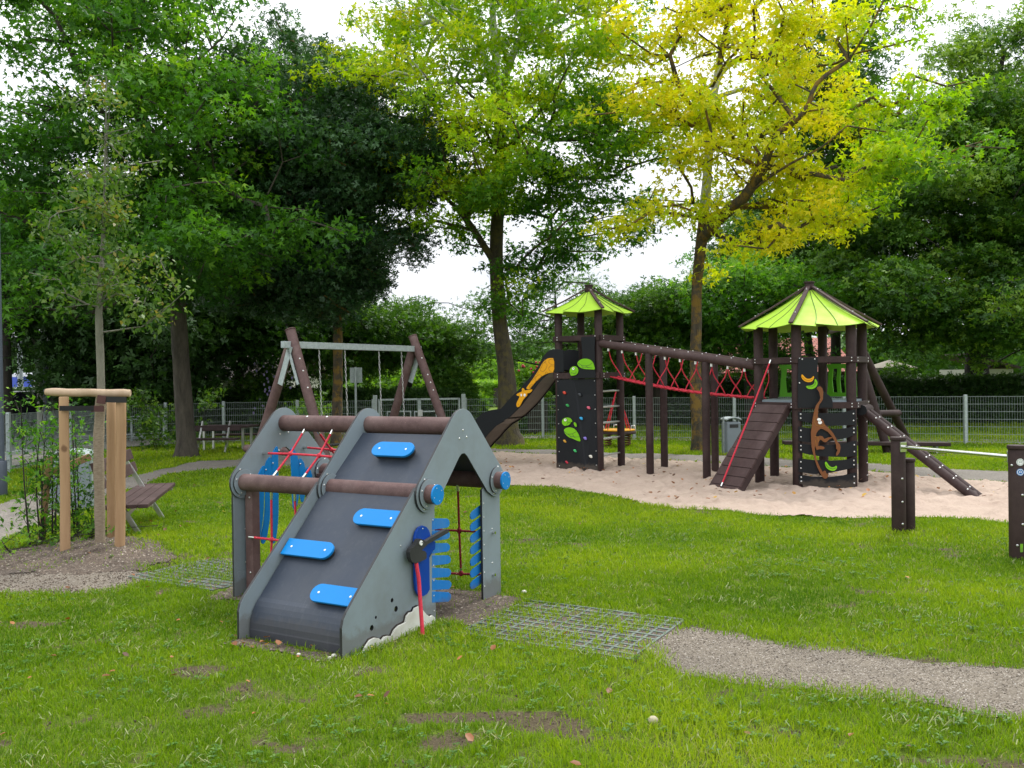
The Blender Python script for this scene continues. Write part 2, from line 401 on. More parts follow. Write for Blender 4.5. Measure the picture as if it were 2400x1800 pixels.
bump(nt, bs, noise(nt, 40, 8, .8), .8, .03); M['lawn'] = m
near = np.arange(-9, 9.01, .06); xs = np.concatenate([[-400, -150, -70, -40, -25, -17, -12], near, [11, 14, 17, 22, 30, 45, 80, 160, 400]])
ys = np.concatenate([[-40, -10, 0, 2], np.arange(2.6, 12, .05), np.arange(12, 24, .12), [25, 27, 30, 35, 42, 55, 80, 130, 250, 600]])
gr = grid_mesh('ground', xs, ys, lambda X, Y: gh(X, Y), M['lawn']); tag(gr, kind='structure')
XX, YY = np.meshgrid(xs, ys); at_ = gr.data.attributes.new('turf', 'FLOAT', 'POINT'); at_.data.foreach_set('value', np.where(YY.ravel() < 24, turfness(XX.ravel(), YY.ravel()), 1).astype(np.float32))

def gravel_mat(name, cols, scale=120, bs_=.9, patch=(.8, 1.1)):
    m, nt, bs, o = new_mat(name)
    v = N(nt, 'ShaderNodeTexVoronoi'); v.inputs['Scale'].default_value = scale
    tc = N(nt, 'ShaderNodeTexCoord'); nt.links.new(tc.outputs['Object'], v.inputs['Vector'])
    sep = N(nt, 'ShaderNodeSeparateColor'); nt.links.new(v.outputs['Color'], sep.inputs[0])
    col = ramp(nt, sep.outputs[0], cols)
    n = noise(nt, 1.6, 5, .6); k = ramp(nt, n, [(.3, (patch[0],)*3), (.7, (patch[1],)*3)])
    nt.links.new(mix(nt, 1.0, col, k, 'MULTIPLY'), bs.inputs['Base Color']); bs.inputs['Roughness'].default_value = .9
    bump(nt, bs, v.outputs['Distance'], -bs_, .012); return m
M['gravel'] = gravel_mat('gravel', [(0, (.07, .056, .04)), (.4, (.122, .10, .074)), (.85, (.17, .143, .11)), (.97, (.27, .24, .205)), (1, (.42, .39, .35))], 170, .25)
M['gravelgrey'] = gravel_mat('path_grit', [(0, (.10, .088, .073)), (.5, (.165, .145, .122)), (1, (.25, .225, .195))], 90, .6)
M['soil'] = gravel_mat('bare_soil', [(0, (.035, .024, .016)), (.5, (.075, .053, .037)), (.94, (.12, .09, .067)), (1, (.34, .3, .25))], 95, .8, (.65, 1.2))
m, nt, bs, o = new_mat('pink_sand')
n = noise(nt, 2.2, 8, .7); f = noise(nt, 240, 3, .6)
col = ramp(nt, n, [(.3, (.39, .26, .178)), (.7, (.51, .367, .268))])
col = mix(nt, ramp(nt, noise(nt, 9, 4, .6), [(.66, (0, 0, 0)), (.78, (.35, .35, .35))]), col, (.33, .19, .12))
nt.links.new(mix(nt, .25, col, f), bs.inputs['Base Color']); bs.inputs['Roughness'].default_value = .95
bs.inputs['Specular IOR Level'].default_value = .15
bump(nt, bs, noise(nt, 28, 8, .75), .7, .05); M['sand'] = m

def sheet(name, poly, res, lift, mat, warp=.12, wsc=2.2, rough=0.0, rsc=4, seed=1, kind='structure'):
    P = np.array(poly); x0, y0 = P.min(0)-.3; x1, y1 = P.max(0)+.3
    def z(X, Y):
        d = edge_dist(X.ravel(), Y.ravel(), poly).reshape(X.shape)
        r = rough*(np.abs(vnoise(X, Y, rsc, seed, 3)-.5)*2)*np.clip(d/.3, 0, 1) if rough else 0
        return gh(X, Y) + np.where(d > .02, lift, lift*.6) + r
    def keep(X, Y):
        w = (vnoise(X, Y, wsc, seed+9, 3)-.5)*2*warp
        return edge_dist(X.ravel(), Y.ravel(), poly).reshape(X.shape) + w > 0
    o = grid_mesh(name, np.arange(x0, x1, res), np.arange(y0, y1, res), z, mat, keep); tag(o, kind=kind); return o
sand = sheet('sand_pit', POLY_SAND, .035, .012, M['sand'], .10, 1.6, .10, 4.6, 4)
loop = sheet('gravel_path', POLY_LOOP, .08, .006, M['gravelgrey'], .12, 1.5, seed=6)
fp = sheet('gravel_path', POLY_FRONT, .02, .004, M['gravel'], .09, 4, .008, 20, 8)
lp = sheet('gravel_path', POLY_LEFT, .03, .004, M['gravel'], .10, 3, .01, 20, 9)
so = sheet('bare_soil', POLY_SOIL, .03, .010, M['soil'], .16, 3, .06, 10, 12)
w1 = sheet('bare_soil', POLY_WEAR, .03, .006, M['soil'], .06, 5, .015, 14, 13)
w2 = sheet('bare_soil', POLY_WEARF, .03, .006, M['soil'], .07, 5, .03, 12, 14)
w3 = sheet('bare_soil', POLY_WEARL, .03, .006, M['soil'], .07, 5, .02, 12, 15)
m, nt, bs, o = new_mat('asphalt')
nt.links.new(ramp(nt, noise(nt, 60, 5, .7), [(.3, (.05, .052, .056)), (.7, (.085, .088, .094))]), bs.inputs['Base Color']); bs.inputs['Roughness'].default_value = .85
M['asphalt'] = m
b = MB(); b.add([(-60,12,.005),(-11.3,12,.005),(-11.6,24.5,.005),(-13,60,.005),(-60,60,.005)], [(0,1,2,3,4)]); tag(b.build('road', M['asphalt']), kind='structure')
b = MB(); b.add([(-11.2,12,.03),(-9.55,12,.03),(-9.85,21.6,.03),(-8.9,23.2,.03),(-8.9,25.5,.03),(-11.5,25.5,.03)], [(0,1,2,3,4,5)]); tag(b.build('pavement', M['gravelgrey']), kind='structure')
b = MB(); b.box((-11.26, 18.5, .05), (.1, 13, .12)); tag(b.build('kerb', M['galva']), kind='structure')
b = MB(); b.add([(-8.9,24.3,.012),(1.2,24.3,.012),(14,20.2,.012),(14,19.2,.012),(9.5,19.75,.012),(1,23.3,.012),(-8.9,23.2,.012)], [(0,1,2,3,4,5,6)]); tag(b.build('gravel_strip', M['gravelgrey']), kind='structure')
b = MB(); b.add([(-3.9,24.3,.02),(-.6,24.3,.02),(-1.2,36,.02),(-2.6,80,.02),(-5,80,.02),(-3.2,36,.02)], [(0,1,2,3,4,5)]); tag(b.build('garden_path', M['gravel']), kind='structure')

# turf grid panels
M['grid'] = mottled('turf_grid_plastic', (0.085, 0.112, 0.095), (0.135, 0.165, 0.145), scale=3, rough=.6, bs_=.1)
def turf_grid(name, u0, u1, v0, v1, label, group):
    b = MB(); st = .083
    ms = .019
    nu = int(round((u1-u0)/st)); nv = int(round((v1-v0)/st))
    def z(u, v): x, y = hp(u, v); return ghf(x, y) - .0045
    for i in range(nu+1):
        u = u0 + i*st
        for j in range(nv):
            va, vb = v0+j*st, v0+(j+1)*st
            if random.random() < .05: continue
            A = hp(u, va); Bp = hp(u, vb); b.bar((*A, z(u, va)), (*Bp, z(u, vb)), ms, .03)
    for j in range(nv+1):
        v = v0 + j*st
        for i in range(nu):
            ua, ub = u0+i*st, u0+(i+1)*st
            if random.random() < .05: continue
            A = hp(ua, v); Bp = hp(ub, v); b.bar((*A, z(ua, v)-.0025), (*Bp, z(ub, v)-.0025), ms*.85, .03)
    tag(b.build(name, M['grid']), label, 'turf grid', group)
turf_grid('turf_grid', -.50, .42, -1.44, -.30, 'grey plastic turf grid sunk in the lawn right of the playhouse', 'turf grids by the playhouse')
turf_grid('turf_grid', -.45, .42, 1.98, 3.0, 'overgrown plastic turf grid in the lawn left of the playhouse', 'turf grids by the playhouse')
for nm, P in (('bare_soil', GRID_R), ('bare_soil', GRID_L)):
    sheet(nm, P, .05, .004, M['soil'], .05, 4, seed=21)

# ------------------------------------------------------------ grass
def cover(x, y):
    """probability that a blade grows at x, y"""
    p = np.ones_like(x)
    for poly, soft in ((POLY_SAND, .10), (POLY_LOOP, .12), (POLY_FRONT, .14), (POLY_LEFT, .15)):
        d = edge_dist(x, y, poly) + (vnoise(x, y, 3, 17, 3)-.5)*.22
        p *= np.clip(.8 - d/soft, 0.0, 1)
    for poly, soft, mn in ((POLY_SOIL, .5, .14), (POLY_WEAR, .1, .03), (POLY_WEARF, .12, .12), (POLY_WEARL, .15, .12), (GRID_R, .06, .0), (GRID_L, .06, .0)):
        d = edge_dist(x, y, poly) + (vnoise(x, y, 4, 23, 3)-.5)*.15
        t = np.clip(.5 - d/soft, 0, 1)
        if poly in (GRID_R, GRID_L): mn = np.clip((vnoise(x, y, 5, 31, 3)-.38)*6, .12, .65)
        p *= t + (1-t)*mn
    p *= .10 + .90*turfness(x, y)
    p *= (x > -9.3)*(1.0)
    # inside the playhouse front ramp no grass
    p *= ~inside(x, y, [hp(*q) for q in [(-1.2,.03),(-1.2,.82),(-.5,.82),(-.35,.03)]])
    return p
def blades(y0, y1, dens, hmin, hmax, w, cap=400000, xmax=None):
    k = .573
    A = (y1-y0)*(k*(y0+y1) + 2.6); n = int(A*dens); n = min(n, cap)
    y = rng.uniform(y0, y1, n); x = rng.uniform(-1, 1, n)*(k*y1+1.3)
    keep = np.abs(x) < k*y+1.3; x, y = x[keep], y[keep]
    keep = rng.random(len(x)) < cover(x, y); x, y = x[keep], y[keep]; n = len(x)
    z = gh(x, y)
    lush = vnoise(x, y, .8, 51, 3); dry = vnoise(x, y, 1.4, 53, 3)
    h = rng.uniform(hmin, hmax, n)*(.55 + .9*lush)*(1 + .25*rng.standard_normal(n)).clip(.4, 1.8)
    tint = .50 + 1.15*(lush-.5) + .16*rng.standard_normal(n) + .25*(vnoise(x, y, 6, 57, 2)-.5)
    straw = rng.random(n) < .03 + .25*np.clip(dry-.5, 0, 1)*2
    tint = np.where(straw, 1.25 + .2*rng.random(n), tint.clip(0, 1))
    a = rng.uniform(0, 2*PI, n); lean = rng.uniform(.15, 1.0, n)*h; lean = np.where(straw, h*.9, lean); h = np.where(straw, h*.6, h)
    dx, dy = np.cos(a), np.sin(a); b = rng.uniform(0, 2*PI, n)
    wx, wy = np.cos(b)*w*.5, np.sin(b)*w*.5
    V = np.zeros((n, 5, 3))
    V[:, 0] = np.stack([x-wx, y-wy, z-.004], -1); V[:, 1] = np.stack([x+wx, y+wy, z-.004], -1)
    mx, my, mz = x+dx*lean*.3, y+dy*lean*.3, z+h*.62
    V[:, 2] = np.stack([mx+wx*.8, my+wy*.8, mz], -1); V[:, 3] = np.stack([mx-wx*.8, my-wy*.8, mz], -1)
    V[:, 4] = np.stack([x+dx*lean, y+dy*lean, z+h*.95], -1)
    base = (np.arange(n)*5)[:, None]
    T = np.concatenate([base+[0, 1, 2], base+[0, 2, 3], base+[3, 2, 4]], 0)
    return V.reshape(-1, 3), T, np.repeat(tint/1.45, 5)
parts = [blades(2.9, 5.2, 12000, .018, .045, .0042), blades(5.2, 7.5, 9000, .018, .045, .0055), blades(7.5, 11, 4800, .018, .046, .008),
         blades(11, 16, 2200, .020, .048, .013), blades(16, 24, 800, .025, .06, .021), blades(24, 34, 300, .03, .07, .035)]
off = 0; Vs = []; Ts = []; As = []
for V, T, A in parts: Vs.append(V); Ts.append(T+off); As.append(A); off += len(V)
M['blade'] = leaf_mat('grass_blade', [(0, (.062, .145, .004)), (.35, (.16, .265, .006)), (.68, (.29, .375, .014)), (.8, (.30, .28, .08)), (1, (.36, .34, .15))], .35, .2)
g = big_mesh('grass', np.concatenate(Vs), np.concatenate(Ts), M['blade'], attrs={'tint': np.concatenate(As)}, ncorner=3)
tag(g, 'short patchy green lawn grass with dry clippings', 'grass', kind='stuff')

# fallen leaves and clippings
def litter(name, n, ylim, xl, size, mat, label, cat, region=None, lift=.012):
    y = rng.uniform(*ylim, n); x = rng.uniform(-1, 1, n)*(.573*y+1) if xl is None else rng.uniform(*xl, n)
    if region is not None: k = region(x, y); x, y = x[k], y[k]; n = len(x)
    z = gh(x, y)+lift+rng.uniform(0, .02, n); a = rng.uniform(0, 2*PI, n); s = size*rng.uniform(.5, 1.2, n)
    T = np.array([(0,0,0),(.35,.28,.06),(.3,.7,.12),(0,1,.02),(-.3,.7,.12),(-.35,.28,.06)])
    tilt = rng.uniform(-.5, .5, (n, 2))
    V = np.zeros((n, 6, 3))
    for k in range(6):
        lx, ly, lz = T[k]; X = (lx*np.cos(a)-ly*np.sin(a))*s; Y = (lx*np.sin(a)+ly*np.cos(a))*s
        V[:, k] = np.stack([x+X, y+Y, z + lz*s + np.abs(tilt[:, 0]*X + tilt[:, 1]*Y)], -1)
    base = (np.arange(n)*6)[:, None]; Q = np.concatenate([base+[0, 1, 2, 3], base+[0, 3, 4, 5]], 0)
    o = big_mesh(name, V.reshape(-1, 3), Q, mat, attrs={'tint': np.repeat(rng.random(n), 6)}); tag(o, label, cat, kind='stuff')
M['dead'] = leaf_mat('fallen_leaf', [(0, (.07, .03, .015)), (.5, (.24, .085, .025)), (.88, (.36, .15, .05)), (1, (.5, .35, .05))], .2)
litter('fallen_leaves', 800, (3.2, 16), None, .042, M['dead'], 'brown and orange leaves fallen on the lawn', 'fallen leaves', lambda x, y: rng.random(len(x)) < np.clip(.25 - x*.12, .12, 1)*np.clip(1.3-y/14, .2, 1), lift=.018)
litter('fallen_leaves', 420, (11, 17.5), (-1, 9.5), .06, M['dead'], 'small brown leaves lying on the pink sand', 'fallen leaves', lambda x, y: edge_dist(x, y, POLY_SAND) > .2, lift=.06)
litter('fallen_leaves', 130, (4.7, 5.9), (-2.4, -.3), .05, M['dead'], 'reddish leaves gathered at the foot of the playhouse ramp', 'fallen leaves', lambda x, y: edge_dist(x, y, POLY_WEARF) > -.08, lift=.012)
# loose clipping tufts
def clippings(n):
    b = MB()
    for _ in range(n):
        y = random.uniform(3.4, 9) ; x = random.uniform(-1, 1)*(.57*y+.4)
        if cover(np.array([x]), np.array([y]))[0] < .3: continue
        z = ghf(x, y) + .02
        for k in range(random.randint(2, 9)):
            a = random.uniform(0, 2*PI) if random.random() < .4 else random.gauss(.3, .5); L = random.uniform(.02, .075)
            ox, oy = x+random.gauss(0, .05), y+random.gauss(0, .05); w = random.uniform(.0015, .003)
            d = Vector((math.cos(a), math.sin(a), 0)); p = Vector((-d.y, d.x, 0))*w; z2 = z+random.uniform(0, .025)
            c0 = Vector((ox, oy, z)); c1_ = c0 + d*L*.5 + Vector((0, 0, z2-z+.008)); c2_ = c0 + d*L
            b.add([c0-p, c0+p, c1_+p, c1_-p, c2_], [(0, 1, 2, 3), (3, 2, 4)])
    return b
M['straw'] = mottled('dry_clippings', (.13, .19, .05), (.23, .24, .10), rough=.8, bs_=0)
tag(clippings(520).build('grass_clippings', M['straw']), 'pale dry mown clippings lying on the near lawn', 'clippings', kind='stuff')
b = MB(); p = G(1531, 1703); b.ball((p.x, p.y, .03), .024, n=12, sc=(1, .8, .8)); tag(b.build('pebble', mottled('beige_pebble', (.3, .27, .17), (.42, .38, .26), rough=.85)), 'round pale pebble alone on the near lawn', 'stone')
pb = None
M['stone'] = mottled('pale_stone', (.5, .47, .42), (.66, .63, .58), rough=.8)
for i, q in enumerate([(772,1548),(783,1543),(1228,1392),(700,1540)]):
    p = G(*q); b = MB(); b.ball((p.x, p.y, .015), .013+.004*(i % 3), n=10, sc=(1, .8, .7))
    lab = ['whitish stone at the right front corner of the ramp','small whitish stone beside the ramp corner stone','white stone on the turf grid edge by the blue slats','small stone in the leaves before the black ramp'][i]
    tag(b.build('stone', M['stone']), lab, 'stone', 'small stones on the ground')

# broad-leaved weeds and clover between the blades
def weeds(n):
    y = rng.uniform(3.0, 13, n); x = rng.uniform(-1, 1, n)*(.573*y+.8); k = (rng.random(n) < cover(x, y))*(vnoise(x, y, 1.7, 81, 3) > .47); x, y = x[k > 0], y[k > 0]; n = len(x); m = 7
    a = (rng.uniform(0, 2*PI, n)[:, None] + np.arange(m)*2*PI/m + rng.normal(0, .3, (n, m))).ravel(); s = (rng.uniform(.010, .030, n)[:, None]*rng.uniform(.6, 1.2, (n, m))).ravel()
    X = np.repeat(x, m); Y = np.repeat(y, m); Z = np.repeat(gh(x, y), m) + .016 + rng.uniform(0, .014, n*m)
    T = np.array([(.1, 0, 0), (.55, .30, .25), (1.0, 0, .12), (.55, -.30, .25)]); V = np.zeros((n*m, 4, 3))
    for i in range(4):
        lx, ly, lz = T[i]; V[:, i] = np.stack([X + (lx*np.cos(a)-ly*np.sin(a))*s, Y + (lx*np.sin(a)+ly*np.cos(a))*s, Z + lz*s], -1)
    Q = np.arange(n*m*4).reshape(-1, 4); o = big_mesh('lawn_weeds', V.reshape(-1, 3), Q, M['weed'], attrs={'tint': np.repeat(rng.random(n*m), 4)}); tag(o, 'small clover and plantain leaves growing in the lawn', 'weeds', kind='stuff')
M['weed'] = leaf_mat('clover_leaf', [(0, (.035, .10, .012)), (.6, (.07, .17, .02)), (1, (.14, .24, .05))], .3)
weeds(9000)
# loose grit and crumbs: path, its edges, bare soil
def grit(name, n, box, test, smin, smax, mat, label):
    x = rng.uniform(box[0], box[1], n); y = rng.uniform(box[2], box[3], n); k = test(x, y); x, y = x[k], y[k]; n = len(x); s = rng.uniform(smin, smax, n)*rng.uniform(.6, 1.3, n)
    z = gh(x, y) + .006; D = np.array([(1,0,0),(0,1,0),(-1,0,0),(0,-1,0),(0,0,.7),(0,0,-.7)]); V = np.stack([x, y, z], -1)[:, None, :] + D[None]*s[:, None, None]*rng.uniform(.6, 1.3, (n, 6, 1))
    T = np.array([(0,1,4),(1,2,4),(2,3,4),(3,0,4),(1,0,5),(2,1,5),(3,2,5),(0,3,5)]); Q = ((np.arange(n)*6)[:, None, None] + T[None]).reshape(-1, 3)
    o = big_mesh(name, V.reshape(-1, 3), Q, mat, attrs={'tint': np.repeat(rng.random(n), 6)}, ncorner=3); tag(o, label, 'grit', kind='stuff')
def stone_mat(name, stops):
    m, nt, bs, o = new_mat(name); at = N(nt, 'ShaderNodeAttribute', attribute_name='tint'); nt.links.new(ramp(nt, at.outputs['Fac'], stops), bs.inputs['Base Color']); bs.inputs['Roughness'].default_value = .9; return m
M['grit'] = stone_mat('loose_grit', [(0, (.07, .055, .04)), (.6, (.15, .122, .095)), (.93, (.22, .19, .155)), (1, (.42, .4, .36))])
M['crumb'] = stone_mat('soil_crumbs', [(0, (.04, .027, .018)), (.8, (.10, .07, .05)), (1, (.28, .24, .19))])
def near_edge(x, y):
    d = edge_dist(x, y, POLY_FRONT) + (vnoise(x, y, 4, 91, 3)-.5)*.25; return rng.random(len(x)) < np.clip((d+.16)/.22, 0, 1)
grit('path_grit', 52000, (.8, 6, 3.8, 6.3), near_edge, .002, .0055, M['grit'], 'fine loose grit on and around the right gravel path')
def near_left(x, y):
    d = np.maximum(edge_dist(x, y, POLY_LEFT), edge_dist(x, y, POLY_SOIL)*.8) + (vnoise(x, y, 4, 93, 3)-.5)*.3; return rng.random(len(x)) < np.clip((d+.15)/.25, 0, 1)
grit('path_grit', 26000, (-6, -2.2, 6.6, 9.2), near_left, .003, .009, M['crumb'], 'crumbs and small stones around the staked tree')
grit('soil_crumbs', 60000, (-5, 5, 3, 9), lambda x, y: (rng.random(len(x)) < np.clip(.75-turfness(x, y)*1.4, 0, 1))*(edge_dist(x, y, POLY_FRONT) < 0) > 0, .002, .007, M['crumb'], 'small crumbs of earth on the worn spots of the lawn')
def near_house(x, y):
    return rng.random(len(x)) < np.clip((np.maximum.reduce([edge_dist(x, y, P) for P in (POLY_WEAR, POLY_WEARF, POLY_WEARL)])+.08)/.12, 0, 1)
grit('soil_crumbs', 30000, (-2.8, 1.2, 4.6, 8), near_house, .002, .007, M['crumb'], 'gritty crumbs of earth under the playhouse')
# ============================================================ playhouse in front
root = empty('playhouse', HF.o, HF.th)
tag(root, 'grey gabled climbing playhouse with black ramp, blue footholds and brown log beams', 'playhouse')
LA, LH, RIDGE = .433, .854, 1.272
T = .019
def py(v): return plane_y(v)
chev = arc(0, 1.222, .172, 135.9, 44.1, 10) + arc(.433, .852, .1186, 44, -115, 12) + \
       [(.312,.785),(.05,1.062),(.02,1.083),(-.02,1.083),(-.05,1.062),(-.312,.785)] + arc(-.433, .852, .1186, -65, -224, 12)
holes = [circ(*HF.on_y(*c1(998, 1202), 0), .0135), circ(*HF.on_y(*c1(1020, 1250), 0), .018), circ(*HF.on_y(*c1(908, 1297), 0), .0095), circ(*HF.on_y(*c1(885, 1356), 0), .017)]
front = [(-.53,.905),(-1.215,.262),(-1.243,.225),(-1.258,.18),(-1.258,-.04),(-.327,-.04),(-.327,.77),(-.36,.8),(-.45,.86)]
leg = [(.267,-.04),(.513,-.04),(.513,.80),(.47,.86),(.40,.86),(.267,.80)]
def gable(v, with_front, both_legs):
    c = MB(); c.prism([chev], py(v), -.012, .006, 0, 2)
    for k in range(4):                                   # bolts
        pass
    for (u, z) in [(0,1.245),(-.045,1.19),(.045,1.195),(-.46,.95),(.46,.95),(-.40,.76),(-.47,.76),(.40,.76),(.47,.76)]:
        c.bolt((u, v-.012, z), (0, -1, 0), .008, 1, .004)
    g_ = c.build('gable_panel', [M['grey'], M['alu'], M['edge']], root, bevel=.003)
    def lower(pts, hs=None):
        c = MB(); c.prism([pts] + (hs or []), py(v), T+.002, T*2+.002)
        xs = [p[0] for p in pts]
        return c
    if with_front:
        c = MB(); c.prism([front] + (holes if v == 0 else []), py(v), 0, T, 0, 2)
        # lower board butts against the gable panel from behind
        for q in range(len(c.v)): c.v[q].y += .007
        for z in (.07,.17,.27,.37,.47,.57,.67): c.bolt((-.347, v+.007, z), (0, -1, 0), .0065, 1, .003)
        c.bolt((-.70, v+.007, .56), (0,-1,0), .0065, 1, .003)
        c.build('side_panel', [M['grey'], M['alu'], M['edge']], root, bevel=.003)
    for s in ((1, -1) if both_legs else (1,)):
        c = MB(); L = [(s*u, z) for u, z in leg]; c.prism([L], py(v), .007, .026, 0, 2)
        for z in (.1,.2,.3,.4,.5,.6,.7): c.bolt((s*.287, v+.007, z), (0, -1, 0), .0065, 1, .003)
        for z in (.25, .5): c.bolt((s*.40, v+.007, z), (0, -1, 0), .0065, 1, .003)
        c.build('side_leg', [M['grey'], M['alu'], M['edge']], root, bevel=.003)
    for s in (-1, 1):                                    # round washers on the gable
        c = MB(); c.prism([circ(s*LA, LH, .098, 32)], py(v), -.026, -.0135, 0, 2)
        for a in (40, 160, 250, 320): c.bolt((s*LA+.08*math.cos(math.radians(a)), v-.026, LH+.08*math.sin(math.radians(a))), (0,-1,0), .007, 1, .004)
        c.build('cover_plate', [M['grey'], M['alu'], M['edge']], root, bevel=.002)
gable(0, True, False); gable(.83, True, False); gable(1.68, False, True)
# the black edge under each washer
# logs
R = .0625
def logpart(name, u, z, v0, v1, bolts=()):
    c = MB(); n = 14; pts = [(u, v0+(v1-v0)*i/n, z) for i in range(n+1)]
    c.tube(pts, R, 28, 0)
    for bv, dz in bolts: c.bolt((u-R*.45*1, bv, z+R*.88), (-.45, 0, .89), .011, 1, .005)
    return c.build(name, [M['log'], M['alu']], root, bevel=.003)
logpart('ridge_beam', 0, RIDGE, .022, .828); logpart('ridge_beam', 0, RIDGE, .852, 1.678, ((1.40, 0), (1.20, 0)))
f1 = logpart('eaves_beam', -LA, LH, -.085, .828); f2 = logpart('eaves_beam', -LA, LH, .852, 1.73)
f3 = logpart('eaves_beam', LA, LH, -.085, .828); f4 = logpart('eaves_beam', LA, LH, .852, 1.73)
def cap(parent, s, v, out):
    c = MB(); c.prism([circ(s*LA, LH, .0655, 32)], py(v), *( (-.014, -.001) if out < 0 else (.001, .014)))
    for a in (30, 110, 200, 290): c.bolt((s*LA+.045*math.cos(math.radians(a)), v + (-.014 if out < 0 else .014), LH+.045*math.sin(math.radians(a))), (0, out, 0), .004, 1, .002)
    c.build('end_cap', [M['blue'] if out < 0 else M['grey'], M['alu']], parent, bevel=.003)
cap(f1, -1, -.085, -1); cap(f3, 1, -.085, -1); cap(f2, -1, 1.73, 1); cap(f4, 1, 1.73, 1)
# ramp boards (front and back roof)
prof = [(-.07,1.215),(-.56,.775),(-1.13,.20)] + [(-1.155,.165),(-1.17,.12),(-1.178,.06),(-1.18,-.05)]
def board(prof, v0, v1, name='ramp_board', th=.016, mat='ramp'):
    n = len(prof); nor = []
    for i in range(n):
        a = prof[max(i-1, 0)]; b_ = prof[min(i+1, n-1)]; d = Vector((b_[0]-a[0], b_[1]-a[1])).normalized(); nor.append((-d.y, d.x))
    low = [(p[0]-q[0]*th*(1 if q[1] > 0 or q[0] < 0 else -1), p[1]-q[1]*th*(1 if q[1] > 0 or q[0] < 0 else -1)) for p, q in zip(prof, nor)]
    c = MB(); c.prism([prof + low[::-1]], lambda a, b_, t: Vector((a, v0 + t, b_)), 0, v1-v0)
    return c
p2 = [(-.07,1.215),(-.3,1.01),(-.56,.775)]
k = 14; curve = [(-.07,1.215),(-.56,.775),(-1.095,.235)] + [(-1.095-.085*math.sin(a), .235-.0 - .12*(1-math.cos(a))*1.0 - .055*math.sin(a)) for a in [PI/2*i/6 for i in range(1, 7)]] + [(-1.182,.05),(-1.182,-.05)]
rb = board(curve, .042, .826).build('ramp_board', M['ramp'], root); 
for p in rb.data.polygons: p.use_smooth = False
board([(.07,1.215),(.56,.775)][::-1], .042, .826).build('roof_board', M['ramp'], root)
# footholds, traced on the ramp slope
sl = Vector((curve[2][0]-curve[1][0], 0, curve[2][1]-curve[1][1])).normalized(); up_s = -sl
nrm = Vector((-abs(sl.z), 0, abs(sl.x)))                 # outward from the slope
def foothold(pxs, cutL=False, cutR=False):
    def hit(px, py_):
        e = Vector((0, 0, EYE)); d = ray(px, py_); n = HF.u*nrm.x + Vector((0, 0, nrm.z))
        q = HF.o + HF.u*curve[1][0] + Vector((0, 0, curve[1][1])) + n*.03
        P = e + d*((q - e).dot(n)/d.dot(n)); return HF.loc(P)
    L = hit(*c1(*pxs[0])); Rr = hit(*c1(*pxs[1]))
    v0, v1 = L.y, Rr.y; v0 = min(v0, .824); v1 = max(v1, .022)
    cz = (L.z+Rr.z)/2; cu = (L.x+Rr.x)/2; h = .062
    def fr(a, b_, t): return Vector((cu, a, cz)) + up_s*b_ + nrm*t
    pts = []
    r = h*.98
    pts += [(v1, -h), (v1, h)] if cutR else arc(v1+r, 0, h, 270, 90, 10)
    pts += [(v0, h), (v0, -h)] if cutL else arc(v0-r, 0, h, 90, -90, 10)
    c = MB(); c.prism([pts], fr, -.004, .014); 
    for vv in (v1+.06, v0-.06): c.bolt(fr(vv, .0, .014), nrm, .009, 1, .003)
    fo = c.build('foothold', [M['blue'], M['cleanwhite']], root, bevel=.0035)
    c = MB(); ins = [(a*.96+(v0+v1)/2*.04, b_*.86) for a, b_ in pts]; c.prism([ins], fr, -.034, -.006); c.build('spacer', M['rubber'], fo)
foothold([(887, 366), (1115, 367)]); foothold([(786, 738), (1035, 755)], cutR=True)
foothold([(388, 912), (670, 925)], cutL=True); foothold([(546, 1165), (815, 1188)], cutR=True)
# chalky scrape arcs on the ramp are in its material
# brown inner posts of the open bay
for (u, v) in ((-.38, 1.63), (.38, 1.63), (.38, .90)):
    c = MB(); c.box((u, v, .40), (.075, .075, .88)); 
    for z in (.18, .74): c.bolt((u-.038, v-.01, z), (-1, 0, 0), .01, 1, .006)
    c.build('inner_post', [M['log'], M['alu']], root, bevel=.006)
# ---- rope nets
def rope(pts, r=.0085, mat='rope', n=8, name='net_rope', sag=0.0, ends=True, parent=None):
    c = MB(); pts = [Vector(p) for p in pts]
    if len(pts) == 2 and sag:
        a, b_ = pts; pts = [a.lerp(b_, t/8) - Vector((0, 0, sag*math.sin(PI*t/8))) for t in range(9)]
    c.tube(pts, r, n, 0)
    if ends:
        for a, b_ in ((pts[0], pts[1]), (pts[-1], pts[-2])):
            d = (b_-a).normalized(); c.cyl(a - d*.01, a + d*.045, r*1.35, r*1.15, 10, 1)
    return c.build(name, [M[mat], M['steel']], parent or root)
def on_front(px, py_):   # the plane of the open front roof slope
    e = Vector((0, 0, EYE)); d = ray(*c1(px, py_)); n0 = Vector((-(RIDGE-LH), 0, LA)).normalized(); n = HF.u*n0.x + Vector((0, 0, n0.z))
    q = HF.o + HF.u*(-LA) + Vector((0, 0, LH+.0)); P = e + d*((q - e).dot(n)/d.dot(n)); return HF.loc(P)
def on_back(px, py_):
    e = Vector((0, 0, EYE)); d = ray(*c1(px, py_)); n0 = Vector(((RIDGE-LH), 0, LA)).normalized(); n = HF.u*n0.x + Vector((0, 0, n0.z))
    q = HF.o + HF.u*(LA) + Vector((0, 0, LH)); P = e + d*((q - e).dot(n)/d.dot(n)); return HF.loc(P)
rope([on_front(508, 252), on_front(427, 388), on_front(335, 510)]); rope([on_front(662, 256), on_front(588, 398), on_front(495, 525)])
rope([on_front(283, 385), on_front(427, 388), on_front(588, 398), on_front(690, 408)])
rope([on_back(500, 352), on_back(655, 365), on_back(760, 378)]); rope([on_back(575, 255), on_back(655, 365), on_back(735, 470)])
rope([on_back(715, 262), on_back(790, 380), on_back(860, 480)])
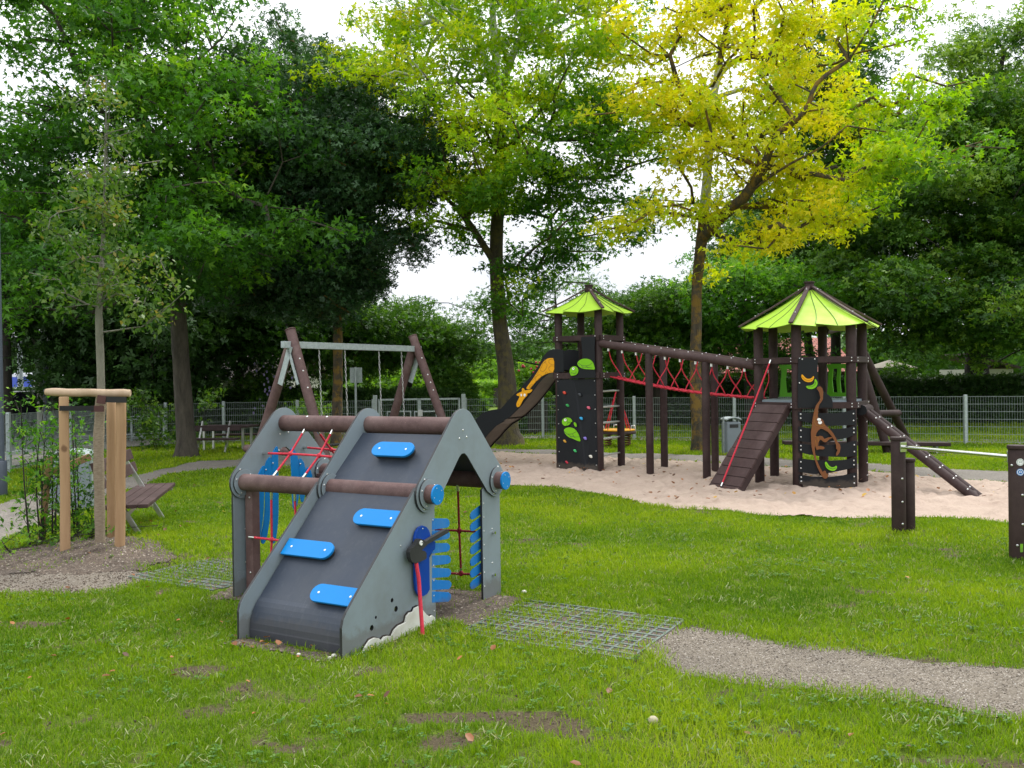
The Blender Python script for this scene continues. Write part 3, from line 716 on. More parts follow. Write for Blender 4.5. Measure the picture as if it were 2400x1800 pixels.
for q, fn in (((427, 388), on_front), ((588, 398), on_front), ((655, 365), on_back)):
    c = MB(); c.ball(fn(*q), .019, n=10); c.build('net_joint', M['rope'], root)
def fy(px, py_, x): y, z = HF.on_x(*c1(px, py_), x); return Vector((x, y, z))
xx = -LA
rope([fy(322, 608, xx), fy(324, 862, xx), fy(320, 1010, xx)]); rope([fy(452, 615, xx), fy(458, 760, xx), fy(462, 1100, xx)])
rope([fy(205, 850, xx), fy(324, 864, xx), fy(520, 885, xx)])
c = MB(); c.ball(fy(324, 863, xx), .019, n=10); c.build('net_joint', M['rope'], root)
xb = LA-.03
def fb(px, py_): y, z = HF.on_x(*c1(px, py_), xb); return Vector((xb, y, z))
rope([fb(1358, 562), fb(1366, 815), fb(1376, 1055)], mat='darkrope'); rope([fb(1180, 806), fb(1366, 815), fb(1560, 826)], mat='darkrope')
rope([fb(1180, 1044), fb(1376, 1055), fb(1560, 1060)], mat='darkrope')
for q in ((1366, 815), (1376, 1052)):
    c = MB(); c.ball(fb(*q), .02, n=10, sc=(1, 1, 1.2)); c.build('net_joint', M['darkrope'], root)
# ---- door flaps
def flap(pts, v, parent=root, mat='bluefade', th=.008):
    L = [HF.on_y(*c1(*q), v) for q in pts]; c = MB(); c.prism([L], py(v), 0, th)
    return c.build('door_flap', M[mat], parent, bevel=.0015)
ys0 = [(748,805),(815,868),(885,937),(953,1005),(1021,1073),(1088,1141),(1153,1211)]
for i, (a, b_) in enumerate(ys0):
    x1 = [1313,1315,1315,1320,1322,1324,1322][i]; x0 = 1215; d = 3 if i < 4 else -2
    h = (b_-a)
    flap([(x0, a-1+d*0), (x1-14, a+2-d), (x1-3, a+12-d), (x1, a+h*.45), (x1-3, b_-16), (x1-16, b_-3-d), (x0, b_+6-i*.3)], .006)
for i in range(7):
    y0 = 664 + i*64.5; x1 = 1502
    flap([(1502, y0-2), (1442, y0+42), (1432, y0+56), (1429, y0+72), (1433, y0+88), (1446, y0+88), (1502, y0+48)], .044)
# ---- blue curved slats in the open bay's gable
def slat(pts, v=1.66, th=.01):
    L = smooth_poly([HF.on_y(*c1(*q), v) for q in pts], 1); c = MB(); c.prism([L], py(v), 0, th)
    xs = sorted(L, key=lambda q: -q[1])[1]
    c.bolt((xs[0]+.01, v, xs[1]-.03), (0, -1, 0), .008, 1, .008)
    return c.build('curtain_slat', [M['blue'], M['alu']], root, bevel=.002)
slat([(352,345),(326,392),(328,500),(334,640),(330,760),(322,850),(332,890),(346,880),(358,800),(364,700),(362,560),(362,430),(360,350)])
slat([(325,392),(288,440),(286,520),(292,640),(284,760),(266,850),(268,885),(284,890),(300,850),(316,740),(322,620),(324,500)])
slat([(286,440),(250,500),(240,560),(240,700),(244,820),(244,885),(256,880),(268,820),(280,720),(284,600),(284,500)])
slat([(432,340),(432,420),(438,500),(440,620),(446,700),(462,690),(478,620),(476,500),(474,400)])
slat([(476,398),(478,500),(482,600),(490,660),(506,650),(514,560),(514,450)])
slat([(516,452),(518,540),(524,620),(538,640),(550,560),(550,490)])
# ---- cloud plate at the foot of the right panel
cl_pts = [(768,1536),(782,1508),(800,1494),(822,1490),(836,1460),(862,1422),(890,1408),(912,1412),(926,1424),(942,1404),(962,1398),(982,1400),(998,1366),(1022,1342),(1052,1328),(1060,1322),(1066,1290),(1082,1270),(1102,1264),(1112,1244),(1132,1234),(1152,1248),(1166,1266),(1180,1282),(1196,1292),(1208,1284),(1222,1294),(1228,1310),(1240,1318),(1243,1330)]
c = MB(); c.prism([[HF.on_y(*c1(*q), -.003) for q in cl_pts]], py(-.003), -.012, 0)
c2b = MB(); k = [HF.on_y(*c1(q[0]-7, q[1]-7), .008) for q in cl_pts]; c2b.prism([k], py(.008), -.006, 0)
cp = c.build('cloud_plate', M['white'], root, bevel=.002); c2b.build('backing', M['black'], cp)
# ---- bird with beak and rope on the right panel
def W(pts, v): return [HF.on_y(*cw(*q), v) for q in pts]
birdroot = MB(); 
body = W([(520,440),(545,340),(590,265),(655,230),(720,250),(765,310),(790,400),(795,480),(830,488),(872,500),(868,620),(770,740),(772,900),(775,1200),(778,1310),(730,1390),(660,1425),(590,1420),(545,1330),(528,1180),(524,900),(520,650)], -.02)
c = MB(); c.prism([body], py(-.02), 0, .016)
c.bolt((body[3][0]+.0, -.02, body[3][1]-.02), (0, -1, 0), .006, 1, .003)
bd = c.build('bird_plate', [M['deepblue'], M['alu']], root, bevel=.003)
c = MB(); c.prism([W([(510,450),(470,600),(440,640),(440,760),(480,870),(560,905),(700,880),(800,700),(800,480),(760,380),(650,330),(560,350)], .0)], py(.0), -.004, .0145)
c.build('backing', M['black'], bd)
neck = W([(580,470),(620,452),(672,470),(700,500),(1060,292),(1098,300),(1100,342),(1080,358),(740,545),(690,600),(640,650),(690,658),(720,690),(722,780),(690,810),(590,850),(540,870),(480,845),(448,780),(438,680),(455,620),(500,590),(530,560)], -.055)
c = MB(); c.prism([neck], py(-.055), 0, .03); c.build('bird_head', M['rubber'], bd, bevel=.004)
e0 = W([(630, 525)], -.06)[0]
c = MB(); c.prism([circ(e0[0], e0[1], .0155, 20)], py(-.058), -.004, .002); c.prism([circ(e0[0]+.006, e0[1]+.002, .004, 10)], py(-.0625), -.002, .0003, 1); c.build('eye', [M['cleanwhite'], M['rubber']], bd)
r0 = W([(598, 870)], -.07)[0]; r1 = W([(640, 1420)], -.10)[0]; q = HF.on_y(*c1(1163, 1424), -.13)
rope([(r0[0], -.045, r0[1]), (r0[0]+.005, -.06, (r0[1]+r1[1])/2), (r1[0], -.085, r1[1]), (q[0], -.13, max(q[1], .012))], r=.0125, n=12, name='pull_rope', ends=False)
c = MB(); c.box((.03, .43, .62), (.012, .7, .3)); 

# ============================================================ materials detail done
# ============================================================ tower combination
def fr_z(F): return lambda a, b, c: Vector((a, c, b))
CT = Frame((1.365, 15.65), math.radians(10.9))       # square tower
CH = Frame((4.37, 13.09), -.044)                     # six-sided tower
def pol(r, deg, z=0): return Vector((r*math.cos(math.radians(deg)), r*math.sin(math.radians(deg)), z))
def sandz(F, p): w = F.o + F.u*p.x + F.v*p.y; return ghf(w.x, w.y) - .03
def roof(F, root, n, R, ze, za, off, name='roof', seams=(.33, .62)):
    """n curved lime segments under brown hip battens"""
    rf = None
    for k in range(n):
        a0, a1 = off + k*360/n, off + (k+1)*360/n
        A, B, TP = pol(R, a0, ze), pol(R, a1, ze), Vector((0, 0, za))
        c = MB(); nn = (B-A).cross(TP-A).normalized()
        if nn.z < 0: nn = -nn
        ch = (B-A).length; out = pol(1, (a0+a1)/2)
        # three overlapping leaves, each a little prouder than the last
        cuts = [0, seams[0], seams[1], 1.0]
        for j in range(3):
            t0, t1 = cuts[j], cuts[j+1]; m = 10; rows = []
            for i in range(m+1):
                s = i/m                                      # 0 apex, 1 eave
                bow = math.sin(PI*s)*.06
                l0 = t0 if j == 0 else t0 + bow; l1 = t1 if j == 2 else t1 + bow
                row = []
                for q in range(4):
                    t = l0 + (l1-l0)*q/3
                    P = TP.lerp(A.lerp(B, t), s)
                    sag = .03*math.sin(PI*t)
                    if i == m: P = P + (out*.6 - Vector((0, 0, .75)))*(.045*(q/3) if j < 2 else .05*math.sin(PI*(.5+q/6)))*1.0
                    row.append(P - Vector((0, 0, .035*math.sin(PI*s)*1.0)) + nn*(.004*j))
                rows.append(row)
            for off_, fl in ((0, 0), (-.008, 1)):
                vs = [p + nn*off_ for r_ in rows for p in r_]
                c.add(vs, [(i*4+q, i*4+q+1, (i+1)*4+q+1, (i+1)*4+q) for i in range(m) for q in range(3)], 0, True)
            # dark seam line
            if j > 0:
                sp = [r_[0] + nn*.004 for r_ in rows]
                c.tube(sp, .0035, 5, 1)
        o = c.build('roof_panel', [M['lime'], M['line']], root)
    for k in range(n):
        a0 = off + k*360/n; A = pol(R+.03, a0, ze-.0); TP = pol(.06, a0, za-.012); c = MB()
        mid = A.lerp(TP, .5) - Vector((0, 0, .012))
        for p, q in ((A, mid), (mid, TP)): c.bar(p + Vector((0, 0, .02)), q + Vector((0, 0, .02)), .06, .025)
        for t in (.25, .9): c.bolt(A.lerp(TP, t) + Vector((0, 0, .032)), (0, 0, 1), .012, 1, .008)
        c.build('hip_batten', [M['plank'], M['alu']], root, bevel=.003)
    c = MB(); c.cyl((0, 0, za-.08), (0, 0, za+.06), .065, n=20); c.cyl((0, 0, za+.06), (0, 0, za+.085), .078, n=20); c.build('finial', M['brown'], root, bevel=.004)
def post(F, root, p, z1, r=.066, cap_=False, bolts=()):
    c = MB(); zb = sandz(F, p); c.cyl(Vector((p.x, p.y, zb)), Vector((p.x, p.y, z1)), r, n=24)
    for z, d in bolts: c.bolt(Vector((p.x, p.y, z)) + Vector(d).normalized()*r, d, .012, 1, .007)
    return c.build('post', [M['brown'], M['alu']], root, bevel=.004)
def rail(root, A, B, z, h=.085, w=.035, out=.07, name='rail', mat='brown'):
    A, B = Vector((A.x, A.y, z)), Vector((B.x, B.y, z)); d = (B-A).normalized(); o = Vector((A.x+B.x, A.y+B.y, 0)).normalized()*out
    c = MB(); c.bar(A+o-d*.05, B+o+d*.05, w, h)
    for P, s in ((A, 1), (B, -1)):
        for dz in (-.02, .022): c.bolt(P+o*(1+.018/out)+d*s*.02+Vector((0, 0, dz)), o, .011, 1, .006)
    return c.build(name, [M[mat], M['alu']], root, bevel=.004)

# ---------------------------------------------- square tower
ts = empty('climbing_tower', CT.o, CT.th); tag(ts, 'slim square tower with lime roof, black climbing wall and giraffe slide', 'climbing tower')
PS = {n: pol(.555, a) for n, a in (('R', 0), ('B', 90), ('L', 180), ('F', 270))}
for n_, p in PS.items(): post(CT, ts, p, 2.76)
for a_, b_ in (('L', 'F'), ('F', 'R'), ('R', 'B'), ('B', 'L')):
    rail(ts, PS[a_], PS[b_], 2.27, .09); 
    rail(ts, PS[a_], PS[b_], 1.63, .10)
c = MB(); c.prism([[tuple(pol(.56, a)[:2]) for a in (0, 90, 180, 270)]], lambda a, b, t: Vector((a, b, 1.68+t)), -.03, 0); c.build('platform', M['grey'], ts)
roof(CT, ts, 4, .80, 2.73, 3.13, 0)
# climbing wall on the L-F face
face = Frame(CT.o + CT.u*PS['L'].x + CT.v*PS['L'].y, CT.th + math.radians(-45))     # x runs L -> F, -y is outward
def fl(y): # face coords -> tower coords
    ca, sa = math.cos(math.radians(-45)), math.sin(math.radians(-45)); L = PS['L']
    return lambda a, b, c_: Vector((L.x + a*ca - (y+c_)*sa, L.y + a*sa + (y+c_)*ca, b))
def on_face(q, y=-.07): return face.on_y(*cg(*q), y)
def bend(p, amt): return p
# folded lower wall: crease stands proud at the foot
crT = on_face((802, 535)); crB = on_face((935, 1600), -.16); 
l0, l1 = on_face((612, 535)), on_face((618, 1580)); r0_, r1_ = on_face((1056, 522)), on_face((1082, 1605))
FT = fl(0)
def P_(ab, y): return FT(ab[0], ab[1], y)
def slab(root_, quad, name, mat='black', th=.014):
    c = MB(); a, b_, d, e = quad; n = (b_-a).cross(e-a).normalized()
    c.add([a, b_, d, e, a-n*th, b_-n*th, d-n*th, e-n*th], [(0, 1, 2, 3), (7, 6, 5, 4), (0, 4, 5, 1), (1, 5, 6, 2), (2, 6, 7, 3), (3, 7, 4, 0)])
    return c.build(name, M[mat], root_, bevel=.002)
cr = ((crB[0]), -.03)
s1 = slab(ts, [P_(l0, -.07), P_(l1, -.07), P_((crB[0], -.03), -.16), P_(crT, -.075)], 'climbing_wall')
s2 = slab(ts, [P_(crT, -.076), P_((crB[0]+.002, -.03), -.16), P_(r1_, -.07), P_(r0_, -.07)], 'climbing_wall')
c = MB()
for y in (555, 718, 880, 1040, 1198, 1358, 1520):
    a = on_face((624 + (y-555)*.02, y), -.07); c.bolt(P_(a, -.07), face_n := (FT(0, 0, -1)-FT(0, 0, 0)), .011, 0, .014)
    a = on_face((1043 + (y-555)*.022, y-6), -.07); c.bolt(P_(a, -.07), face_n, .011, 0, .014)
c.build('screw_row', M['alu'], s1)
up = [(888,50),(1050,42),(1042,160),(1046,300),(1055,515),(800,522),(778,520),(800,470),(845,440),(895,380),(905,250),(895,140)]
c = MB(); c.prism([[on_face(q, -.105) for q in up]], fl(-.105), -.007, .007); upw = c.build('upper_panel', M['black'], ts, bevel=.002)
HOLD = [('red', (698, 685), (.6, .05, .02)), ('green', (732, 829), (.02, .3, .06)), ('charcoal', (872, 706), (.03, .035, .04)), ('pink', (974, 856), (.6, .1, .16)),
        ('sky blue', (889, 978), (.02, .32, .6)), ('amber', (703, 1237), (.6, .3, .02)), ('violet', (935, 1206), (.22, .16, .55)), ('bright green', (820, 1348), (.04, .45, .12)),
        ('crimson', (728, 1478), (.5, .01, .04)), ('cream', (998, 1413), (.6, .58, .5))]
for nm, q, col in HOLD:
    mm = M.get('hold'+nm) or mottled('resin_hold_' + nm.replace(' ', '_'), tuple(x*.85 for x in col), col, rough=.5, bs_=.2); M['hold'+nm] = mm
    t = (q[1]-535)/1050; y = -.075 - .085*t*max(0, 1-abs(q[0]-(802+133*t))/200)
    a = on_face(q, y-.01); P0 = P_(a, y-.01); c = MB(); rr = .026
    c.ball(P0, rr, n=10, sc=(1.1, .9, 1)); c.ball(P0 + FT(.018, -.014, -.012) - FT(0, 0, 0), rr*.75, n=8, sc=(1.2, 1, .8)); c.ball(P0 + FT(-.016, .008, -.008) - FT(0, 0, 0), rr*.6, n=8)
    h = c.build('climbing_hold', mm, ts)
    if nm in ('red', 'green', 'pink', 'amber', 'violet', 'crimson', 'cream', 'charcoal', 'sky blue', 'bright green'): h['label'] = nm + ' climbing hold'
def deco(root_, fn, frm, pts, y, mat, name, th=.010, it=2, lines=(), lmat='line', lw=.0035):
    L = smooth_poly([fn(q, y) for q in pts], it) if it else [fn(q, y) for q in pts]
    c = MB(); c.prism([L], frm(y), -th, 0)
    for ln in lines:
        pp = [fn(q, y) for q in ln]; c.tube([frm(y)(a, b_, -th) for a, b_ in pp], lw, 5, 1)
    return c.build(name, [M[mat], M[lmat]], root_, bevel=0)
def eye(root_, fn, frm, q, r, y, pup=(.3, .2), sc=1.0):
    a = fn(q, y); c = MB(); c.prism([[(a[0]+r*sc*math.cos(t), a[1]+r*math.sin(t)) for t in [2*PI*i/20 for i in range(20)]]], frm(y), -.006, 0)
    c.prism([circ(a[0]+pup[0]*r, a[1]+pup[1]*r, r*.28, 10)], frm(y-.006), -.003, 0, 1); c.build('eye', [M['cleanwhite'], M['rubber']], root_)
wing1 = [(842,345),(880,305),(945,292),(1000,310),(1030,345),(1045,400),(1046,422),(1000,418),(950,416),(900,408),(862,385)]
deco(upw, on_face, fl, wing1, -.118, 'green', 'leaf_wing', lines=[[(862,348),(895,372),(940,378),(985,370),(1020,345)],[(895,372),(915,405)],[(945,376),(975,405)],[(905,392),(960,395),(1020,402)]])
head1 = [(758,440),(768,405),(800,380),(835,385),(858,415),(858,450),(835,482),(795,490),(775,492),(770,480),(764,465)]
h1 = deco(upw, on_face, fl, head1, -.118, 'green', 'bird_face', lines=[[(775,455),(800,462),(830,470),(835,440)]])
eye(h1, on_face, fl, (800, 410), .0225, -.129)
def yv(q):
    t = (q[1]-535)/1050; return -.085 - .08*t*max(0, 1-abs(q[0]-(802+133*t))/160)
wing2 = [(690,1110),(720,1085),(770,1080),(820,1100),(855,1150),(875,1200),(885,1245),(850,1235),(800,1212),(750,1195),(710,1160)]
deco(s1, on_face, fl, wing2, -.135, 'green', 'leaf_wing', lines=[[(695,1125),(740,1160),(790,1155),(835,1130)],[(745,1162),(780,1195)],[(790,1156),(825,1205)],[(760,1180),(820,1190),(870,1190)]])
head2 = [(668,1020),(680,985),(720,967),(765,972),(788,1005),(786,1022),(772,1018),(765,1045),(725,1066),(685,1058)]
h2 = deco(s1, on_face, fl, head2, -.120, 'green', 'bird_face', lines=[[(725,975),(742,1030),(720,1060)],[(742,1030),(770,1018)]])
eye(h2, on_face, fl, (708, 997), .0235, -.131)
deco(s2, on_face, fl, [(805,1025),(822,1022),(838,1045),(840,1078),(822,1070),(808,1050)], -.145, 'green', 'leaf_wing')
# ladder rungs on the right side, behind the posts
def on_w(F, q, x=None, y=None, z=None): pass
for z in (1.36, 1.09, .82, .55, .27):
    A, B = PS['F'].lerp(PS['R'], .06), PS['F'].lerp(PS['R'], .94); c = MB(); c.cyl(Vector((A.x, A.y, z)), Vector((B.x, B.y, z)), .017, n=12); c.build('ladder_rung', M['alu'], ts)
# slide: wall planes parallel to the direction of the L-B face normal
dn = math.radians(145.9); sdir = Vector((math.cos(dn), math.sin(dn), 0)); 
SF = Frame(CT.o + CT.u*PS['L'].x + CT.v*PS['L'].y + Vector((0, 0, 0)), dn + PI)      # x points back up towards the tower; y toward camera? 
SF2 = Frame(SF.o, dn)      # x = outwards/down the slide, y = to the left of travel
slide = empty('giraffe_slide', SF2.o, SF2.th); tag(slide, 'black tube-sided slide with an amber giraffe on its wall, joined to the square tower', 'slide')
wallpts_t = [(690,200),(640,190),(575,186),(530,198),(495,225),(455,270),(430,320),(400,380),(350,450),(290,530),(215,615),(120,705),(60,770),(0,838)]
wt3 = [(150,985),(100,1005),(60,1040),(35,1082),(0,1140),(-30,1215),(-60,1300)]
wb3 = [(-10,1330),(60,1250),(110,1198),(150,1150),(200,1100),(270,1060)]
wallpts_b = [(0,1005),(70,968),(140,900),(210,830),(270,755),(330,680),(395,590),(450,525),(510,475),(560,455),(690,450)]
YW = .06
top_ = [SF2.on_y(*cg(*q), YW) for q in wallpts_t] + [SF2.on_y(*c3(*q), YW) for q in [(235,972)]+wt3]
bot_ = [SF2.on_y(*c3(*q), YW) for q in wb3] + [SF2.on_y(*cg(*q), YW) for q in wallpts_b]
# drop points so that the run-out keeps above ground
low = lambda p: (p[0], max(p[1], .16))
top_ = [low(p) for p in top_]; bot_ = [(p[0], max(p[1], .03)) for p in bot_]
wall = top_ + bot_
def swall(y, sh=0):
    c = MB(); c.prism([[(a, b_) for a, b_ in wall]], plane_y(y), -.010, .010)
    return c
w_near = swall(YW).build('slide_wall', M['black'], slide, bevel=.003)
w_far = swall(YW-.52).build('slide_wall', M['black'], slide, bevel=.003)
# bed: a curved sheet between the walls
bedp = [(p[0], p[1]+.035) for p in bot_][::-1]
c = MB(); n_ = len(bedp); vs = []
for a, b_ in bedp: vs += [Vector((a, YW-.012, b_)), Vector((a, YW-.508, b_)), Vector((a, YW-.508, b_-.012)), Vector((a, YW-.012, b_-.012))]
fs = []
for i in range(n_-1):
    for q in range(4): fs.append((i*4+q, i*4+(q+1) % 4, (i+1)*4+(q+1) % 4, (i+1)*4+q))
c.add(vs, fs, 0, False)
M['bed'] = mottled('slide_bed_steel', (.06, .045, .035), (.09, .07, .055), rough=.35, metal=.3, bs_=0)
c.build('slide_bed', M['bed'], slide)
def on_s(q, y=YW): return SF2.on_y(*cg(*q), y)
ydeco = YW+.0105
def sfr(y): return lambda a, b_, c_: Vector((a, y - c_, b_))
neck_ = [(582,290),(530,288),(495,300),(450,340),(420,400),(385,455),(345,520),(300,580),(258,640),(300,648),(330,610),(370,560),(420,510),(470,480),(520,458),(582,455)]
gneck = deco(w_near, on_s, sfr, neck_, ydeco, 'yellow', 'giraffe_neck', it=1, lmat='orangeline', lw=.004,
     lines=[[(440,395),(452,350),(480,338),(505,368),(490,410),(460,445),(430,435),(420,410),(440,395)], [(525,310),(555,300),(580,310)], [(525,310),(520,335),(545,360),(580,362)],
            [(520,400),(545,378),(582,380)], [(520,400),(528,430),(555,448),(580,450)], [(470,310),(490,325),(470,340)], [(365,540),(380,500),(410,478),(440,488),(425,515),(395,545),(365,555),(365,540)],
            [(480,470),(492,445),(510,455)], [(355,500),(372,498),(350,530),(335,545)], [(300,610),(325,585),(340,595),(318,622),(302,622),(300,610)], [(392,450),(405,440),(395,470),(378,475)]])
ghead = [(213,640),(222,630),(238,640),(244,660),(275,655),(300,650),(332,645),(328,665),(300,690),(275,690),(272,720),(245,745),(225,770),(205,810),(185,845),(160,852),(150,830),(155,795),(175,760),(190,725),(165,722),(150,712),(160,695),(195,680),(215,672)]
gh_ = deco(w_near, on_s, sfr, ghead, ydeco+.0105, 'yellow', 'giraffe_head', it=1, lmat='orangeline', lines=[[(180,825),(172,815)],[(200,805),(195,798)],[(232,655),(228,675)]])
eye(gh_, on_s, sfr, (205, 712), .0225, ydeco+.0215, sc=.7); eye(gh_, on_s, sfr, (243, 712), .026, ydeco+.0215, sc=.8)
c = MB()
for x_ in (.6, 1.35):
    pass
pass

# ---------------------------------------------- six-sided tower
th_ = empty('hexagonal_tower', CH.o, CH.th); tag(th_, 'six-sided tower with a wide lime roof and monkey climbing panel', 'play tower')
PH = [pol(.748, 60*k) for k in range(6)]         # 0 right, 5 front right, 4 front left, 3 left, 2 back left, 1 back right
for k, p in enumerate(PH): post(CH, th_, p, 2.33, r=.068, bolts=[(z, (math.cos(-1.0), math.sin(-1.0), 0)) for z in (.12, .3, .5, .7, .9)] if k == 0 else ())
for k in range(6):
    rail(th_, PH[k], PH[(k+1) % 6], 1.80, .085); rail(th_, PH[k], PH[(k+1) % 6], 1.165, .09)
c = MB(); c.prism([[tuple(pol(.75, 60*k)[:2]) for k in range(6)]], lambda a, b_, t: Vector((a, b_, 1.235+t)), -.03, 0); c.build('platform', M['grey'], th_)
roof(CH, th_, 6, 1.0, 2.29, 2.87, 0)
# side P4->P5 : monkey panels. frame x runs 4->5, outward is -y
d45 = (PH[5]-PH[4]); a45 = math.atan2(d45.y, d45.x)
MF = Frame(CH.o + CH.u*PH[4].x + CH.v*PH[4].y, CH.th + a45)
def ml(y):
    ca, sa = math.cos(a45), math.sin(a45); L = PH[4]
    return lambda a, b_, c_: Vector((L.x + a*ca - (y+c_)*sa, L.y + a*sa + (y+c_)*ca, b_))
def on_m(q, y=-.08): return MF.on_y(*cm(*q), y)
def on_t(q, y=-.08): return MF.on_y(*ct(*q), y)
LB = [[(158,262),(300,282),(560,288),(800,285),(1000,262),(1170,222),(1180,500),(1000,503),(700,510),(420,470),(165,420)],
      [(160,525),(300,548),(560,562),(860,563),(1050,545),(1185,510),(1190,660),(1030,720),(860,748),(640,800),(300,800),(165,782)],
      [(160,822),(400,850),(700,845),(1000,812),(1188,775),(1195,1045),(1000,1060),(800,1055),(520,1045),(300,1010),(165,970)],
      [(165,1085),(400,1112),(700,1122),(950,1112),(1185,1075),(1190,1245),(1000,1280),(700,1335),(420,1362),(165,1330)],
      [(168,1375),(400,1405),(700,1408),(950,1380),(1190,1338),(1165,1605),(900,1618),(500,1585),(250,1555),(172,1530)]]
for L in LB:
    ab = [on_m(q) for q in L]; W_ = .75
    c = MB(); f0 = ml(-.08)
    cen = lambda a, b_, t: f0(a, b_, t - .06*math.sin(PI*min(max(a/W_, 0), 1)))
    # subdivided strip so that it bows outward
    xs_ = sorted(set([round(a, 3) for a, b_ in ab] + [W_*i/12 for i in range(13)]))
    xs_ = [x for x in xs_ if min(a for a, _ in ab) <= x <= max(a for a, _ in ab)]
    def yr(x, up_):
        vals = []
        for i in range(len(ab)):
            (xa, za), (xb, zb) = ab[i], ab[(i+1) % len(ab)]
            if (xa-x)*(xb-x) <= 0 and abs(xa-xb) > 1e-6: vals.append(za + (zb-za)*(x-xa)/(xb-xa))
        if not vals: vals = [za for a, za in ab]
        return max(vals) if up_ else min(vals)
    vs = []
    for x in xs_:
        zt, zl = yr(x, 1), yr(x, 0); vs += [cen(x, zt, 0), cen(x, zl, 0), cen(x, zl, .014), cen(x, zt, .014)]
    fs = [(i*4+q, i*4+(q+1) % 4, (i+1)*4+(q+1) % 4, (i+1)*4+q) for i in range(len(xs_)-1) for q in range(4)]; fs += [(0, 1, 2, 3), ((len(xs_)-1)*4, (len(xs_)-1)*4+1, (len(xs_)-1)*4+2, (len(xs_)-1)*4+3)]
    c.add(vs, fs)
    o_ = f0(0, 0, -1) - f0(0, 0, 0)
    for x, t in ((xs_[0]+.03, .3), (xs_[0]+.03, .75), (xs_[-1]-.035, .3), (xs_[-1]-.035, .75)):
        zt, zl = yr(x, 1), yr(x, 0); c.bolt(cen(x, zl + (zt-zl)*t, 0), o_, .012, 1, .007)
    c.build('bowed_board', [M['black'], M['alu']], th_, bevel=.002)
upm = [(925,1105),(1205,1100),(1205,1380),(1230,1480),(1290,1590),(1380,1650),(1400,1700),(1405,1835)]
upm2 = [(735,30),(758,60),(762,185),(150,195),(150,0)]
pts = [on_t(q, -.085) for q in upm[:-1]] + [on_m(q, -.085) for q in [(745,60),(762,190),(148,195)]]
pts = [on_t(q, -.085) for q in [(925,1105),(1205,1100),(1200,1350),(1225,1470),(1280,1570),(1370,1640)]] + [on_m(q, -.085) for q in [(745,30),(762,90),(762,192),(146,196)]] + [on_t((918, 1400), -.085)]
c = MB(); c.prism([pts], ml(-.085), -.014, 0)
for q in ((985,1118),(1165,1115),(945,1460)): a, b_ = on_t(q, -.1); c.bolt(ml(-.1)(a, b_, 0), o_, .011, 1, .006)
mp = c.build('monkey_panel', [M['black'], M['alu']], th_, bevel=.002)
ban = [(968,1350),(985,1335),(1005,1360),(1040,1395),(1085,1402),(1130,1380),(1140,1358),(1155,1370),(1140,1420),(1110,1445),(1060,1450),(1010,1430),(975,1390)]
deco(mp, on_t, ml, ban, -.1, 'yellow', 'banana', it=1, lmat='orangeline', lines=[[(985,1370),(1020,1410),(1075,1425),(1130,1405)]])
ban2 = [(1160,1412),(1172,1400),(1195,1430),(1204,1470),(1185,1515),(1140,1545),(1085,1548),(1045,1530),(1038,1508),(1060,1500),(1105,1500),(1145,1480),(1162,1450)]
deco(mp, on_t, ml, ban2, -.1, 'green', 'banana', it=1, lines=[[(1060,1515),(1120,1515),(1165,1485),(1178,1440)]])
ban3 = [(622,1165),(645,1143),(665,1165),(700,1220),(750,1245),(800,1238),(822,1212),(842,1235),(828,1275),(790,1308),(735,1306),(680,1280),(640,1235)]
deco(th_, on_m, ml, ban3, -.152, 'green', 'banana', it=1, lines=[[(640,1190),(690,1250),(760,1275),(820,1255)]])
# monkey body, arms and legs as one flat figure
def mt(q): return on_t(q, -.16)
def mm_(q): return on_m(q, -.16)
outl = [mt((1190,1545)), mt((1205,1518)), mt((1240,1508)), mt((1270,1535)), mt((1285,1590)), mt((1280,1650))] + \
  [mm_(q) for q in [(590,40),(560,90),(525,140),(505,230),(500,330),(505,380),(560,385),(600,420),(612,470),(640,505),(700,560),(770,640),(820,730),(850,800),(890,840),(902,900),(885,980),(845,1038),(822,1040),(828,990),(850,940),(825,915),(822,850),(800,780),(740,690),(680,620),(600,575),(550,562),(510,590),(475,640),(462,700),
   (500,700),(540,688),(580,695),(620,745),(680,718),(750,708),(768,718),(700,750),(660,790),(630,805),(590,790),(555,755),(525,775),(510,810),(505,868),(560,868),(600,880),(622,905),(590,930),(530,925),(480,938),(462,900),(455,860),
   (446,900),(450,980),(470,1080),(500,1160),(545,1260),(590,1330),(615,1302),(640,1310),(650,1350),(682,1370),(680,1410),(650,1442),(620,1445),(580,1415),(540,1340),(490,1240),(445,1110),(415,1000),(390,880),(382,740),(380,620),(392,540),(402,440),(420,330),(440,240),(470,150),(530,70),(545,20)]] + \
  [mt((1240,1650)), mt((1225,1590)), mt((1205,1555))]
c = MB(); c.prism([outl], ml(-.16), -.012, 0)
for ln in ([(450,350),(435,440),(470,500),(560,530),(620,500)], [(450,700),(500,710),(505,800)], [(455,760),(470,860)], [(505,440),(530,510),(590,490)]):
    c.tube([ml(-.16)(*mm_(q), -.012) for q in ln], .0035, 5, 1)
mk = c.build('monkey_figure', [M['monkey'], M['orangeline']], th_)
eye(mk, lambda q, y: on_m(q, y), ml, (523, 400), .018, -.172, sc=1.4, pup=(.1, -.5)); eye(mk, lambda q, y: on_m(q, y), ml, (541, 452), .024, -.172, sc=1.1, pup=(-.1, .5))
